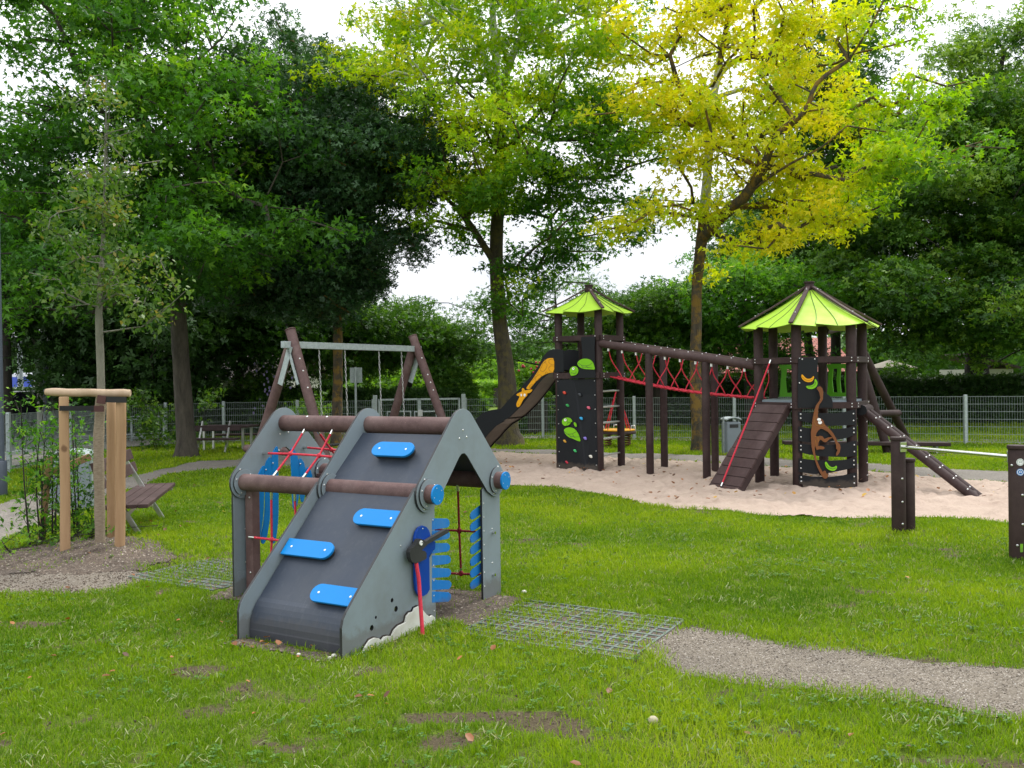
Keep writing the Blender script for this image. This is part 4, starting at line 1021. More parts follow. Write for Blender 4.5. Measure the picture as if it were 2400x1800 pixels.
# green balustrades on the back sides (1-2 and 0-1)
def balu(A, B, z0, z1):
    d = (B-A); L = d.length; dd = d.normalized(); c = MB()
    fr = lambda a, b_, t: Vector((A.x, A.y, 0)) + dd*a + Vector((-dd.y, dd.x, 0))*t + Vector((0, 0, b_))
    out_ = [(.08, z0), (L-.08, z0), (L-.10, z0+.15), (L-.12, z1-.1), (L-.08, z1), (.08, z1), (.12, z1-.1), (.10, z0+.15)]
    hs = []
    for k in range(3):
        x = .15 + k*(L-.30)/3; w = (L-.30)/3*.62
        hs.append([(x+.01, z0+.06), (x+w, z0+.06), (x+w+.02, (z0+z1)/2), (x+w, z1-.07), (x+.01, z1-.07), (x+.03, (z0+z1)/2)])
    c.prism([out_] + hs, fr, -.008, .008); return c.build('balustrade', M['darkgreen'], th_, bevel=.002)
balu(PH[1], PH[2], 1.26, 1.75); balu(PH[0], PH[1], 1.26, 1.75)
# plank ramp on side 3-4
A, B = PH[3], PH[4]; mid = (A+B)/2; out_ = Vector((mid.x, mid.y, 0)).normalized(); along = (B-A).normalized()
top = mid + out_*.10; bl = 1.05; zt, zb = 1.17, -.04
rp = empty('plank_ramp', CH.o, CH.th); tag(rp, 'steep brown plank ramp with a red climbing rope leaning on the hexagonal tower', 'climbing ramp')
p_top = Vector((top.x, top.y, zt)); p_bot = Vector((top.x, top.y, 0)) + out_*.98 + Vector((0, 0, zb)); sd = (p_bot-p_top).normalized(); nn = along.cross(sd); nn = nn if nn.z > 0 else -nn
Ls = (p_bot-p_top).length; npl = 10; wR = .60
Rm = Matrix((along, sd, nn)).transposed()
for k in range(npl):
    c = MB(); c.box(p_top + sd*(Ls*(k+.5)/npl) + nn*random.uniform(-.002, .002), (wR + random.uniform(-.006, .006), Ls/npl-.008, .03), Rm)
    c.build('ramp_plank', M['plank'], rp, bevel=.004)
for s in (-1, 1):
    c = MB(); c.box((p_top+p_bot)/2 + along*s*(wR/2-.03) - nn*.06, (.05, Ls, .09), Rm); c.build('stringer', M['brown'], rp, bevel=.004)
a = Vector((0, 0, 0)); r_top = A.lerp(B, .48) + Vector((0, 0, 1.80)) + out_*.11; r_bot = p_bot - sd*.13 + nn*.03 + along*(-.03)
rope([r_top, r_top.lerp(r_bot, .5) - Vector((0, 0, .02)), r_bot], r=.012, n=10, name='climbing_rope', parent=rp)
# fire-pole pair sloping down on side 5-0
A, B = PH[5], PH[0]; mid = (A+B)/2; out_ = Vector((mid.x, mid.y, 0)).normalized(); along = (B-A).normalized()
sp = empty('log_slide', CH.o, CH.th); tag(sp, 'pair of parallel brown sliding logs running from the hexagonal tower down to the sand', 'sliding poles')
b1 = CH.loc(G(2292, 1167)); b2 = CH.loc(G(2330, 1160)); 
t1 = CH.loc(AT(*c4(1010, 748), 12.62)); t2 = t1 + along*.27 + Vector((0, 0, .0)); b2 = b1 + along*.27
c = MB(); c.cyl(t1 - along*.10 + out_*-.02 + Vector((0, 0, .03)), t1 + along*.42 + Vector((0, 0, .03)) - out_*.02, .068, n=24); cx = c.build('cross_log', M['brown'], sp, bevel=.004)
c = MB(); e = t1 - along*.10 - out_*.02 + Vector((0, 0, .03)); c.cyl(e - along*.016, e - along*.001, .073, n=24); c.build('end_cap', M['black'], cx, bevel=.003)
for t_, b_ in ((t1, b1), (t2, b2)):
    c = MB(); b__ = Vector((b_.x, b_.y, -.03)); c.cyl(t_, b__, .058, n=22); dd = (b__-t_).normalized()
    side = along*-1; nrm_ = dd.cross(along); nrm_ = nrm_ if nrm_.z > 0 else -nrm_
    for k in range(8): P = t_.lerp(b__, .1 + k*.115); q = (nrm_ - along*1.2 - out_*0.0).normalized(); c.bolt(P + q*.056, q, .014, 1, .012)
    c.build('sliding_log', [M['brown'], M['alu']], sp)
c = MB(); fl_ = t1.lerp(Vector((b1.x, b1.y, -.03)), .955); c.cyl(fl_ - along*.03, fl_+along*.3, .045, n=18); c.build('foot_log', M['brown'], sp)
# ---------------------------------------------- rope bridge
br = empty('rope_bridge', (0, 0, 0)); tag(br, 'red net bridge hanging under brown logs between the two towers', 'rope bridge')
Fw = CT.o + CT.u*PS['F'].x + CT.v*PS['F'].y; Rw = CT.o + CT.u*PS['R'].x + CT.v*PS['R'].y
H3 = CH.o + CH.u*PH[3].x + CH.v*PH[3].y; H2 = CH.o + CH.u*PH[2].x + CH.v*PH[2].y
nb = {}
for nm, S0, S1, zz in (('near', Fw, H3, (2.165, 1.735)), ('far', Rw, H2, (2.165, 1.735))):
    d = (S1-S0).normalized(); a = S0 + d*.05 + Vector((0, 0, zz[0])); b_ = S1 - d*.05 + Vector((0, 0, zz[1])); nb[nm] = (a, b_)
    c = MB(); c.tube([a.lerp(b_, t/10) for t in range(11)], .064, 24)
    for k in range(11): P = a.lerp(b_, .07 + k*.088); c.bolt(P + Vector((0, 0, .062)), (0, 0, 1), .013, 1, .01)
    c.build('beam_log', [M['log'] if 0 else M['plank'], M['alu']], br, bevel=.004)
def foot(px, py_): return G(px, py_)
for px, py_, key in ((1521, 1115, 'near'), (1649, 1126, 'near'), (1565, 1102, 'far'), (1687, 1110, 'far')):
    a, b_ = nb[key]; q = foot(px, py_); d = b_-a; t = max(0, min(1, ((q.x-a.x)*d.x + (q.y-a.y)*d.y)/(d.x**2+d.y**2))); P = a.lerp(b_, t)
    c = MB(); c.cyl((P.x, P.y, -.06), (P.x, P.y, P.z-.05), .061, n=22); c.build('bridge_post', M['brown'], br, bevel=.004)
a, b_ = nb['near']; af, bf = nb['far']
def beam(side, t): p, q = nb[side]; return p.lerp(q, t)
fz0, fz1 = 1.60, 1.24
def floor_(t, s):   # s: -1 near side, 1 far side
    P = beam('near', t).lerp(beam('far', t), .5 + .17*s); z = fz0 + (fz1-fz0)*t - .06*math.sin(PI*t); return Vector((P.x, P.y, z))
nl = 10
for side, s in (('near', -1), ('far', 1)):
    for k in range(nl):
        t = .055 + k*.098; tm = t + .045
        top = beam(side, t) - Vector((0, 0, .055)); f_a = floor_(min(t+.05, 1), s)
        t2_ = min(t+.098, .99); top2 = beam(side, t2_) - Vector((0, 0, .055))
        if side == 'near': pts = spline([top, top.lerp(f_a, .35) + Vector((0, 0, -.02)) - (beam(side, t+.02)-beam(side, t))*.7, top.lerp(f_a, .75), f_a + Vector((0, 0, .02))], 5)
        else: pts = spline([top2, top2.lerp(f_a, .35) + Vector((0, 0, -.02)) + (beam(side, t+.02)-beam(side, t))*.5, top2.lerp(f_a, .75), f_a + Vector((0, 0, .02))], 5)
        c = MB(); c.tube(pts, .009, 7)
        c.cyl(pts[0] + Vector((0, 0, .03)), pts[0] - Vector((0, 0, .055)), .017, n=8, mi=1); c.build('suspension_rope', [M['rope'], M['cleanwhite']], br)
for s in (-1.05, -.6, -.2, .2, .6, 1.05):
    c = MB(); c.tube([floor_(t/48, s) + Vector((0, 0, .008*math.sin(t*2.6+s*5) + .012*abs(s))) for t in range(49)], .0095, 7); c.build('floor_rope', M['rope'], br)
for k in range(33):
    t = .02 + k*.03; c = MB(); c.tube([floor_(t, -1.05) + Vector((0, 0, .015)), floor_(t+.008, 0) - Vector((0, 0, .015)), floor_(t, 1.05) + Vector((0, 0, .015))], .010, 7); c.build('floor_rung', M['rope'], br)
# ============================================================ swing
W3 = Frame((0, 0, 0), 0)
sw = empty('swing_set', (0, 0, 0)); tag(sw, 'two-seat swing with brown A-frame legs and a galvanised crossbar behind the playhouse', 'swing set')
BL, BR = AT(677, 808, 14.6), AT(981, 818, 17.5)
d = (BR-BL); d.z = 0; d.normalize(); pr = Vector((d.y, -d.x, 0))
BL.z = BR.z = (BL.z+BR.z)/2; zb = BL.z
for P0, nm in ((BL, 'l'), (BR, 'r')):
    for s, sp_, topdz, offs in ((1, .93, .24, .04), (-1, 1.0, .02, -.04)):
        Pt = P0 + d*(.10 if nm == 'l' else -.10)*1.0 + pr*(.06*s) + Vector((0, 0, topdz)); foot_ = P0 + pr*s*sp_; foot_.z = -.05
        if s == 1: Pt = Pt - pr*.12
        c = MB(); c.cyl(foot_, Pt, .083, n=26); dd = (Pt-foot_).normalized()
        if s == 1: c.cyl(Pt + dd*.001, Pt + dd*.02, .09, n=26)
        vdir = Vector((-P0.x, -P0.y, 0)).normalized()
        if s == 1:
            for k in (.17, .3, .36, .42) if nm == 'r' else (.19, .27, .38):
                q = Pt.lerp(foot_, k); c.bolt(q + (vdir + pr*.6).normalized()*.082, vdir + pr*.6, .017, 1, .01)
        c.build('leg', [M['log'], M['alu']], sw, bevel=.003)
        pl_ = P0.lerp(foot_, .30) ; A_ = P0 + pr*s*.03
        c = MB(); q0 = A_ + vdir*.0; q1 = P0.lerp(foot_, .29); off_ = -pr*s*.075 + vdir*.03
        c.bar(q0 + off_*.8 - Vector((0, 0, .03)), q1 + off_, .012, .11 if s < 0 else .05, up=tuple(pr)); c.build('bracket', M['galva'], sw)
c = MB(); c.bar(BL - d*.14, BR + d*.05, .075, .11); c.build('crossbar', M['galva'], sw, bevel=.004)
def chain(b, p0, p1, link=.062):
    p0, p1 = Vector(p0), Vector(p1); L = (p1-p0).length; n = int(L/link); dd = (p1-p0).normalized(); s1 = dd.cross(Vector((.3, .9, .1))).normalized(); s2 = dd.cross(s1)
    for i in range(n):
        q = p0 + dd*(i+.5)*L/n; s = s1 if i % 2 else s2; l = link*.62; w = .013
        ring = [q + dd*l*math.cos(t)*.95 + s*w*math.sin(t) for t in [2*PI*k/8 for k in range(9)]]; b.tube(ring, .0036, 5, caps=False)
for pair in ((748, 810), (889, 941)):
    Ps = []
    for px in pair:
        t = 0; best = min(range(200), key=lambda k: abs((lambda P: 1200 + FOC*P.x/P.y)(BL.lerp(BR, k/199)) - px)); Ps.append(BL.lerp(BR, best/199) - Vector((0, 0, .06)))
    tilt = pr*.06
    for P in Ps:
        c = MB(); chain(c, P, P + (tilt if P is Ps[0] else tilt) - Vector((0, 0, zb-.06-.52))); c.build('chain', M['alu'], sw)
    c = MB(); e = (Ps[0]+Ps[1])/2 + tilt - Vector((0, 0, zb-.06-.50)); w_ = (Ps[1]-Ps[0]).length
    c.bar(e - d*(w_/2), e + d*(w_/2), .17, .03); c.build('seat', M['rubber'], sw, bevel=.01)
c = MB(); t0 = AT(577, 1051, 15.3); t1_ = AT(700, 1060, 14.1); c.cyl(t0, t1_, .07, n=22); c.build('tie_log', M['log'], sw, bevel=.012)

# second A-frame behind the six-sided tower
sw2 = empty('rope_swing', (0, 0, 0)); tag(sw2, 'brown slanting A-frame legs of a swing behind the hexagonal tower', 'swing frame')
AP = AT(1992, 764, 18.5); FA = G(2135, 1044); FB = G(2083, 1061)
for f_ in (FA, FB):
    c = MB(); c.cyl(Vector((f_.x, f_.y, -.05)), AP, .085, n=22); c.build('leg', M['brown'], sw2, bevel=.003)
c = MB(); c.cyl(AP, CH.o + CH.u*.40 + CH.v*.648 + Vector((0, 0, 2.25)), .06, n=18); c.build('crossbar', M['brown'], sw2)
c = MB(); c.cyl(AT(2040, 970, 18.4), AT(2107, 968, 19), .07, n=20); c.build('tie_log', M['brown'], sw2, bevel=.01)

# low balance plank
bb = empty('balance_beam', (0, 0, 0)); tag(bb, 'long low brown plank beam on the grass behind the sliding logs', 'balance beam')
p0, p1 = AT(1835, 1037, 18.2), AT(2224, 1041, 17.8)
c = MB(); c.bar(p0, p1, .26, .075); c.build('plank', M['brown'], bb, bevel=.012)
for t in (.1, .5, .92):
    q = p0.lerp(p1, t); c = MB(); c.box((q.x, q.y, q.z/2-.04), (.05, .14, q.z)); c.build('support', M['galva'], bb)

# ============================================================ turning bars at the right
def bar_post(px, py_, ptop, r=.066, bolts=(), name='post', parent=None):
    q = G(px, py_); P = AT(px, ptop, q.y); c = MB(); z1 = P.z
    c.cyl((q.x, q.y, -.05), (q.x, q.y, z1-.035), r, n=28); c.cyl((q.x, q.y, z1-.034), (q.x, q.y, z1), r*1.12, n=28)
    vd = Vector((-q.x, -q.y, 0)).normalized(); sd_ = Vector((vd.y, -vd.x, 0))
    for z, s in bolts: dd = (vd + sd_*s).normalized(); c.bolt(Vector((q.x, q.y, z)) + dd*r, dd, .012, 1, .008)
    return c.build(name, [M['brown'], M['alu']], parent, bevel=.005), Vector((q.x, q.y, z1))
tb = empty('turning_bar', (0, 0, 0)); tag(tb, 'steel turning bar between two thick brown posts at the right edge of the lawn', 'turning bar')
pa, PA = bar_post(2107, 1249, 1024, .068, ((.10, -.6), (.32, -.6), (.55, -.6)), parent=tb)
pb_, PB = bar_post(2387, 1308, 1043, .072, ((.12, .1), (.30, -.55), (.55, -.55), (.8, .75)), parent=tb)
dB = (PB-PA); dB.z = 0; dB.normalize(); zbar = .865
c = MB(); c.cyl(Vector((PA.x, PA.y, zbar)) + dB*.06, Vector((PB.x, PB.y, zbar)) - dB*.06, .0185, n=24); c.build('steel_bar', M['steel'], tb)
for P, s in ((PA, 1), (PB, -1)):
    c = MB(); c.box(Vector((P.x, P.y, zbar)) + dB*s*.069, (.012, .075, .10), Matrix.Rotation(math.atan2(dB.y, dB.x), 3, 'Z')); c.build('flange', M['steel'], tb, bevel=.002)
vd = Vector((-PB.x, -PB.y, 0)).normalized(); sdv = Vector((vd.y, -vd.x, 0))
def sticker(name, z, s, mat, mat2, sq=False):
    dd = (vd + sdv*s).normalized(); t_ = Vector((-dd.y, dd.x, 0)); c = MB(); o0 = Vector((PB.x, PB.y, z)) + dd*.0735
    f = lambda a, b_, t: Vector((PB.x, PB.y, z + b_)) + (dd*math.cos(a/.0735) + t_*math.sin(a/.0735))*(.0735 + t)
    if sq:
        for i in range(4): c.add([f(-.011+i*.0055, -.035, 0), f(-.011+(i+1)*.0055, -.035, 0), f(-.011+(i+1)*.0055, .035, 0), f(-.011+i*.0055, .035, 0)], [(0, 1, 2, 3)])
    else:
        R_ = [(0, .030, 0, 0), (.0295, .030, 0, 0)]
        def ring(r0, r1, mi, t):
            n = 28
            c.add([f(r*math.cos(2*PI*k/n), r*math.sin(2*PI*k/n), t) for r in (r0, r1) for k in range(n)], [(k, (k+1) % n, n+(k+1) % n, n+k) for k in range(n)], mi)
        ring(.0005, .030, 0, 0); ring(.021, .0255, 1, .0008)
        # small emblem: two bars and an arc
        for a0, b0, a1, b1 in ((-.010, -.009, -.006, .009), (.006, -.009, .010, .009), (-.006, -.002, .006, .002), (-.003, .009, .003, .013)):
            c.add([f(a0, b0, .0009), f(a1, b0, .0009), f(a1, b1, .0009), f(a0, b1, .0009)], [(0, 1, 2, 3)], 1)
    c.build(name, [mat, mat2], tb)
M['stickblue'] = mottled('blue_sticker', (.03, .16, .5), (.04, .2, .56), rough=.4, bs_=0)
sticker('round_sticker', .83, -.30, M['cleanwhite'], M['galva']); sticker('round_sticker', .745, -.30, M['stickblue'], M['cleanwhite']); sticker('green_sticker', .10, -.35, M['green'], M['green'], True)
lb = empty('low_bar_post', (0, 0, 0)); tag(lb, 'shorter brown post standing close behind the left bar post', 'post')
bar_post(2130, 1245, 1074, .062, (), parent=lb)

# ============================================================ young tree with stakes
def stake(px, py_, ptop, r, ground, mat='stake'):
    q = G(px[1], py_, ground); T_ = AT(px[0], ptop, q.y); c = MB(); n = 7
    pts = [Vector((q.x, q.y, -.1)).lerp(T_, i/n) + Vector((random.gauss(0, .002), random.gauss(0, .002), 0)) for i in range(n+1)]
    c.tube(pts, [r*(1.03 - .06*i/n) for i in range(n+1)], 20); return c, T_
st = empty('tree_stake_frame', (0, 0, 0)); tag(st, 'three peeled timber stakes joined by a pale crossbeam around the wrapped sapling', 'tree stakes')
Ts_ = []
for px, py_, ptop, r in (((150, 153), 1285, 930, .043), ((284, 280), 1279, 938, .045), ((261, 261), 1256, 942, .045)):
    c, T_ = stake(px, py_, ptop, r, .10); c.build('stake', M['stake'], st, bevel=.004); Ts_.append(T_)
A_, B_ = AT(106, 919, 8.25), AT(306, 922, 8.35); c = MB(); n = 12
pts = [A_.lerp(B_, i/n) + Vector((0, 0, .002*math.sin(i*1.3))) for i in range(n+1)]; c.tube(pts, [.030]+[.037 + .0012*math.sin(i*2.1) for i in range(n-1)]+[.034], 18); c.build('crossbeam', M['stakepale'], st, bevel=.006)
TB = G(235, 1274, .10)
M['strap'] = mottled('black_strap', (.006, .006, .007), (.012, .012, .013), rough=.8, bs_=0.2); M['strapbrown'] = mottled('brown_strap', (.06, .022, .02), (.08, .03, .027), rough=.8, bs_=.2)
c = MB(); a, b_ = AT(139, 957, 8.09), AT(222, 957, 8.24); c.bar(a, b_, .006, .045); a, b_ = AT(245, 936, 8.26), AT(296, 937, 8.14); c.bar(a, b_, .006, .055); c.build('strap', M['strap'], st)
c = MB(); a, b_ = AT(214, 958, 8.24), AT(243, 958, 8.24); c.bar(a, b_, .012, .055); a, b_ = AT(228, 935, 8.25), AT(248, 938, 8.25); c.bar(a, b_, .012, .075); c.build('collar', M['strapbrown'], st)

# leaning stake and rail in the shrub
ls = empty('leaning_stake', (0, 0, 0)); tag(ls, 'weathered stake leaning in the shrub with a nailed rail', 'stake')
q = G(95, 1272, .02); T_ = AT(115, 1070, q.y-.05); c = MB(); c.cyl((q.x, q.y, -.05), T_, .034, n=16); c.build('post', M['stake'], ls, bevel=.004)
c = MB(); c.bar(AT(119, 1108, q.y), AT(212, 1070, q.y+.2), .03, .07); c.build('rail', M['stake'], ls, bevel=.004)

# ============================================================ park bench
def bench(name, label, n_seat, n_back, L, hs, loc, rz, mat, group=None, back=True, seatw=.42):
    r = empty(name, loc, rz); tag(r, label, 'bench', group)
    w = seatw/n_seat
    for i in range(n_seat):
        c = MB(); c.box((-seatw/2 + w*(i+.5), 0, hs), (w-.008, L, .04)); c.build('seat_board', M[mat], r, bevel=.006)
    if back:
        for i in range(n_back):
            c = MB(); z = hs + .23 + i*.155; c.box((-seatw/2 - .04 - i*.045, 0, z), (.035, L, .125), Matrix.Rotation(-.28, 3, 'Y')); c.build('back_board', M[mat], r, bevel=.006)
    for s in (-1, 1):
        y = s*(L/2-.28); c = MB()
        if back: c.bar((-seatw/2-.12, y, hs+.38), (seatw/2-.10, y, -.02), .035, .05)
        else: c.bar((-seatw/2+.06, y, hs), (-seatw/2, y, -.02), .035, .045)
        c.bar((seatw/2-.16, y, hs-.03), (-seatw/2+.10, y, hs*.45), .03, .035)
        c.bar((-seatw/2-.02, y, hs-.032), (seatw/2, y, hs-.032), .035, .02); c.build('leg_frame', M['alu'], r, bevel=.003)
    return r
Pn, Pf = Vector((-3.66, 8.95, 0)), Vector((-4.10, 10.85, 0)); dv = (Pf-Pn).normalized(); rz = math.atan2(dv.y, dv.x) - PI/2
mid = (Pn+Pf)/2 - Vector((dv.y, -dv.x, 0))*.21
bench('park_bench', 'brown slatted park bench with aluminium legs behind the tree stakes', 4, 2, (Pf-Pn).length, .37, (mid.x, mid.y, 0), rz, 'plank')

# picnic table with two benches by the fence
def table(name, label, loc, rz, L, w, h, mat, group=None):
    r = empty(name, loc, rz); tag(r, label, 'picnic table', group)
    for i in range(4):
        c = MB(); c.box((0, -w/2 + w*(i+.5)/4, h), (L, w/4-.008, .045)); c.build('table_board', M[mat], r, bevel=.006)
    for s in (-1, 1):
        for t in (-1, 1):
            c = MB(); c.bar((s*(L/2-.16), t*(w/2-.10), h-.02), (s*(L/2-.16), t*(w/2-.1), -.02), .05, .05); c.build('leg', M['alu'], r, bevel=.003)
        c = MB(); c.box((s*(L/2-.16), 0, h-.035), (.04, w-.1, .03)); c.build('bearer', M['alu'], r)
    return r
tp = AT(534, 1000, 20.9); table('picnic_table', 'low brown picnic table near the back fence beside the big trunk', (tp.x, tp.y, 0), -.1, 1.25, .7, .57, 'brown')
bp = AT(496, 1030, 20.0); bench('picnic_bench', 'brown bench with backrest at the left of the low picnic table', 2, 1, 1.2, .33, (bp.x, bp.y, 0), -1.65, 'brown', None, True, .34)
bp = AT(566, 1022, 21.6); bench('picnic_bench', 'backless brown bench behind the right end of the picnic table', 2, 0, 1.3, .33, (bp.x, bp.y, 0), -1.5, 'brown', None, False, .34)

# ============================================================ bins
def bin_(label, loc, rz, w, dpt, h, mat='plasticgrey'):
    r = empty('litter_bin', loc, rz); tag(r, label, 'litter bin')
    c = MB(); L = [(-w/2, 0), (w/2, 0), (w/2, h*.82), (-w/2, h*.82)]
    c.box((0, 0, h*.41), (w, dpt, h*.82)); c.build('body', M[mat], r, bevel=.02)
    c = MB(); a_ = arc(0, h*.86, w*.55, 5, 175, 12); c.prism([[(x, h*.88 + (z-h*.86)*.32) for x, z in a_] + [(x*.93, h*.88 + (z-h*.86)*.32 - .02) for x, z in a_[::-1]]], plane_y(-dpt/2-.01), 0, dpt+.02); c.build('hood', M['galva'], r)
    c = MB()
    for s in (-1, 1): c.box((s*(w/2+.012), 0, h*.47), (.02, .05, h*.94))
    c.build('bracket', M['galva'], r)
    c = MB(); c.box((0, -dpt/2-.003, h*.72), (w*.62, .006, .07)); c.build('slot', M['rubber'], r); return r
q = G(1714, 1064); bin_('slim grey litter bin with curved steel hood by the plank ramp', (q.x, q.y, 0), .2, .30, .28, .80)
q = G(172, 1192); bin_('wide slate-blue litter bin half hidden in the leafy shrub', (q.x, q.y, 0), .1, .44, .36, .78)

# ============================================================ fence of wire panels
def fence(name, label, pts, h=1.06, post_h=1.1, gaps=()):
    r = empty(name, (0, 0, 0)); tag(r, label, 'fence')
    for p in pts:
        c = MB(); c.box((p[0], p[1], post_h/2-.05), (.065, .065, post_h+.1)); c.build('post', M['galva'], r, bevel=.004)
    for i in range(len(pts)-1):
        if i in gaps: continue
        a, b_ = Vector((*pts[i], 0)), Vector((*pts[i+1], 0)); L = (b_-a).length; dd = (b_-a)/L; c = MB(); w = .0048
        n = int(L/.05)
        for k in range(n+1):
            p = a + dd*(L*k/n); c.bar(p + Vector((0, 0, .04)), p + Vector((0, 0, h)), w, w, up=tuple(dd))
        for z in np.arange(.06, h+.01, (h-.06)/6):
            for s in (-1, 1):
                o_ = Vector((-dd.y, dd.x, 0))*.008*s; c.bar(a + o_ + Vector((0, 0, z)), b_ + o_ + Vector((0, 0, z)), .0075, .0075)
        c.build('wire_panel', M['wire'], r)
    return r
def xy(px, Y): p = AT(px, 900, Y); return (p.x, p.y)
F_R0 = xy(1271, 23.9); F_R1 = xy(2262, 19.8)
back = [(F_R0[0] + (F_R1[0]-F_R0[0])*k/4, F_R0[1] + (F_R1[1]-F_R0[1])*k/4) for k in range(0, 6)]
gl, gr_ = xy(874, 23.6), xy(1090, 23.6)
fence('wire_fence', 'galvanised wire panel fence behind the sand pit, right of the gate', [gr_] + back)
lf = [(-9.15, 13.9), (-9.25, 16.4), xy(163, 19.0), xy(274, 21.6), xy(387, 22.7), xy(523, 23.5), xy(696, 23.6), gl]
fence('wire_fence', 'galvanised wire panel fence along the road and left of the gate', lf)
gt = empty('double_gate', (0, 0, 0)); tag(gt, 'galvanised double gate with tubular frame in the back fence', 'gate')
A_, B_ = Vector((*gl, 0)), Vector((*gr_, 0)); dd = (B_-A_).normalized(); L = (B_-A_).length
for P, s in ((A_, 1), (B_, -1)):
    c = MB(); c.box(P + dd*s*.05 + Vector((0, 0, .58)), (.10, .10, 1.24)); c.build('gate_post', M['galva'], gt, bevel=.004)
for a0, a1 in ((.16, L/2-.02), (L/2+.02, L-.16)):
    c = MB(); p0, p1 = A_ + dd*a0, A_ + dd*a1
    for z in (.10, 1.08): c.bar(p0 + Vector((0, 0, z)), p1 + Vector((0, 0, z)), .045, .045)
    for p in (p0, p1): c.bar(p + Vector((0, 0, .10)), p + Vector((0, 0, 1.10)), .045, .045, up=tuple(dd))
    lf_ = c.build('leaf_frame', M['galva'], gt)
    c = MB(); n = int((p1-p0).length/.05)
    for k in range(1, n): q = p0.lerp(p1, k/n); c.bar(q + Vector((0, 0, .12)), q + Vector((0, 0, 1.06)), .0048, .0048, up=tuple(dd))
    for z in (.25, .42, .6, .77, .94): c.bar(p0 + Vector((0, 0, z)), p1 + Vector((0, 0, z)), .008, .008)
    c.build('mesh_infill', M['wire'], gt)
c = MB(); c.box(A_ + dd*(L/2+.03) + Vector((0, -.05, .72)), (.12, .05, .16)); c.build('lock_box', M['alu'], gt)
# hoop barrier behind the gate
hb = empty('hoop_barrier', (0, 0, 0)); tag(hb, 'low tubular steel barrier rail standing beyond the double gate', 'barrier')
for a0, a1 in ((908, 962), (972, 1022)):
    p0, p1 = AT(a0, 965, 26), AT(a1, 966, 26); c = MB(); z = p0.z
    c.tube([(p0.x, p0.y, 0), (p0.x, p0.y, z), (p1.x, p1.y, z), (p1.x, p1.y, 0)], .03, 10); c.tube([(p0.x, p0.y, z*.55), (p1.x, p1.y, z*.55)], .02, 8); c.build('hoop', M['galva'], hb)
# bicycle stand beyond the left fence
bs_ = empty('bicycle_rack', (0, 0, 0)); tag(bs_, 'galvanised bicycle rack with wheel loops beyond the left fence', 'bicycle rack')
p0, p1 = AT(308, 978, 24.4), AT(384, 976, 24.8); c = MB()
for z in (p0.z, .10): c.tube([(p0.x, p0.y, z), (p1.x, p1.y, z)], .022, 10)
for p in (p0, p1): c.tube([(p.x, p.y, 0), (p.x, p.y, p0.z)], .028, 10)
c.build('rail_frame', M['galva'], bs_)
for k in range(4):
    q = p0.lerp(p1, .1 + k*.27)
    for z, nm in ((.62, 'wheel_loop'), (.14, 'wheel_loop')):
        c = MB(); c.tube([(q.x, q.y, z), (q.x-.38, q.y-.3, z), (q.x-.42, q.y-.30, z+.03), (q.x-.38, q.y-.26, z+.07), (q.x, q.y, z+.08)], .011, 8); c.build(nm, M['galva'], bs_)
# back of a traffic sign
sg = empty('road_sign', (0, 0, 0)); tag(sg, 'square traffic sign seen from its grey back, on a pole behind the fence', 'sign')
a, b_ = AT(820, 862, 25), AT(849, 897, 25); c = MB(); c.box(((a.x+b_.x)/2, 25, (a.z+b_.z)/2), (b_.x-a.x, .012, a.z-b_.z)); c.build('sign_plate', M['galva'], sg, bevel=.004)
c = MB(); x = AT(834, 900, 25).x; c.cyl((x, 24.95, 0), (x, 24.95, a.z+.02), .03, n=14); c.build('pole', M['galva'], sg)
# lamp post at the left edge
lp_ = empty('lamp_post', (0, 0, 0)); tag(lp_, 'thick slate-grey lamp post cut by the left edge', 'lamp post')
P = AT(-5, 1000, 13.0); c = MB(); c.tube([(P.x, P.y, 0), (P.x, P.y, 1.0), (P.x, P.y, 8.2)], [.085, .08, .06], 24); c.build('pole', M['darkpole'], lp_)
c = MB(); c.tube([(P.x, P.y, 0), (P.x, P.y, .5)], [.11, .11], 24); c.build('base_sleeve', M['darkpole'], lp_, bevel=.01)
c = MB(); c.cyl((P.x, P.y, 8.2), (P.x, P.y, 8.35), .09, .28, 20); c.cyl((P.x, P.y, 8.36), (P.x, P.y, 8.42), .28, .22, 20); c.build('lamp_head', M['darkpole'], lp_)
for px, z0, z1, Y, lab in ((48, 0, 5.2, 32, 'pale grey street pole beyond the road, before the white lorry'), (109, 0, 2.6, 26, 'dark street pole with a pale cap beside the grey forked trunk')):
    r = empty('street_pole', (0, 0, 0)); tag(r, lab, 'street pole'); P = AT(px, 900, Y)
    c = MB(); c.tube([(P.x, P.y, z0), (P.x, P.y, z1)], [.10, .08], 18); c.build('pole', M['galva'] if Y == 32 else M['darkpole'], r)
    c = MB(); c.cyl((P.x, P.y, z1), (P.x, P.y, z1+.08), .11, .07, 14); c.build('cap', M['galva'], r)

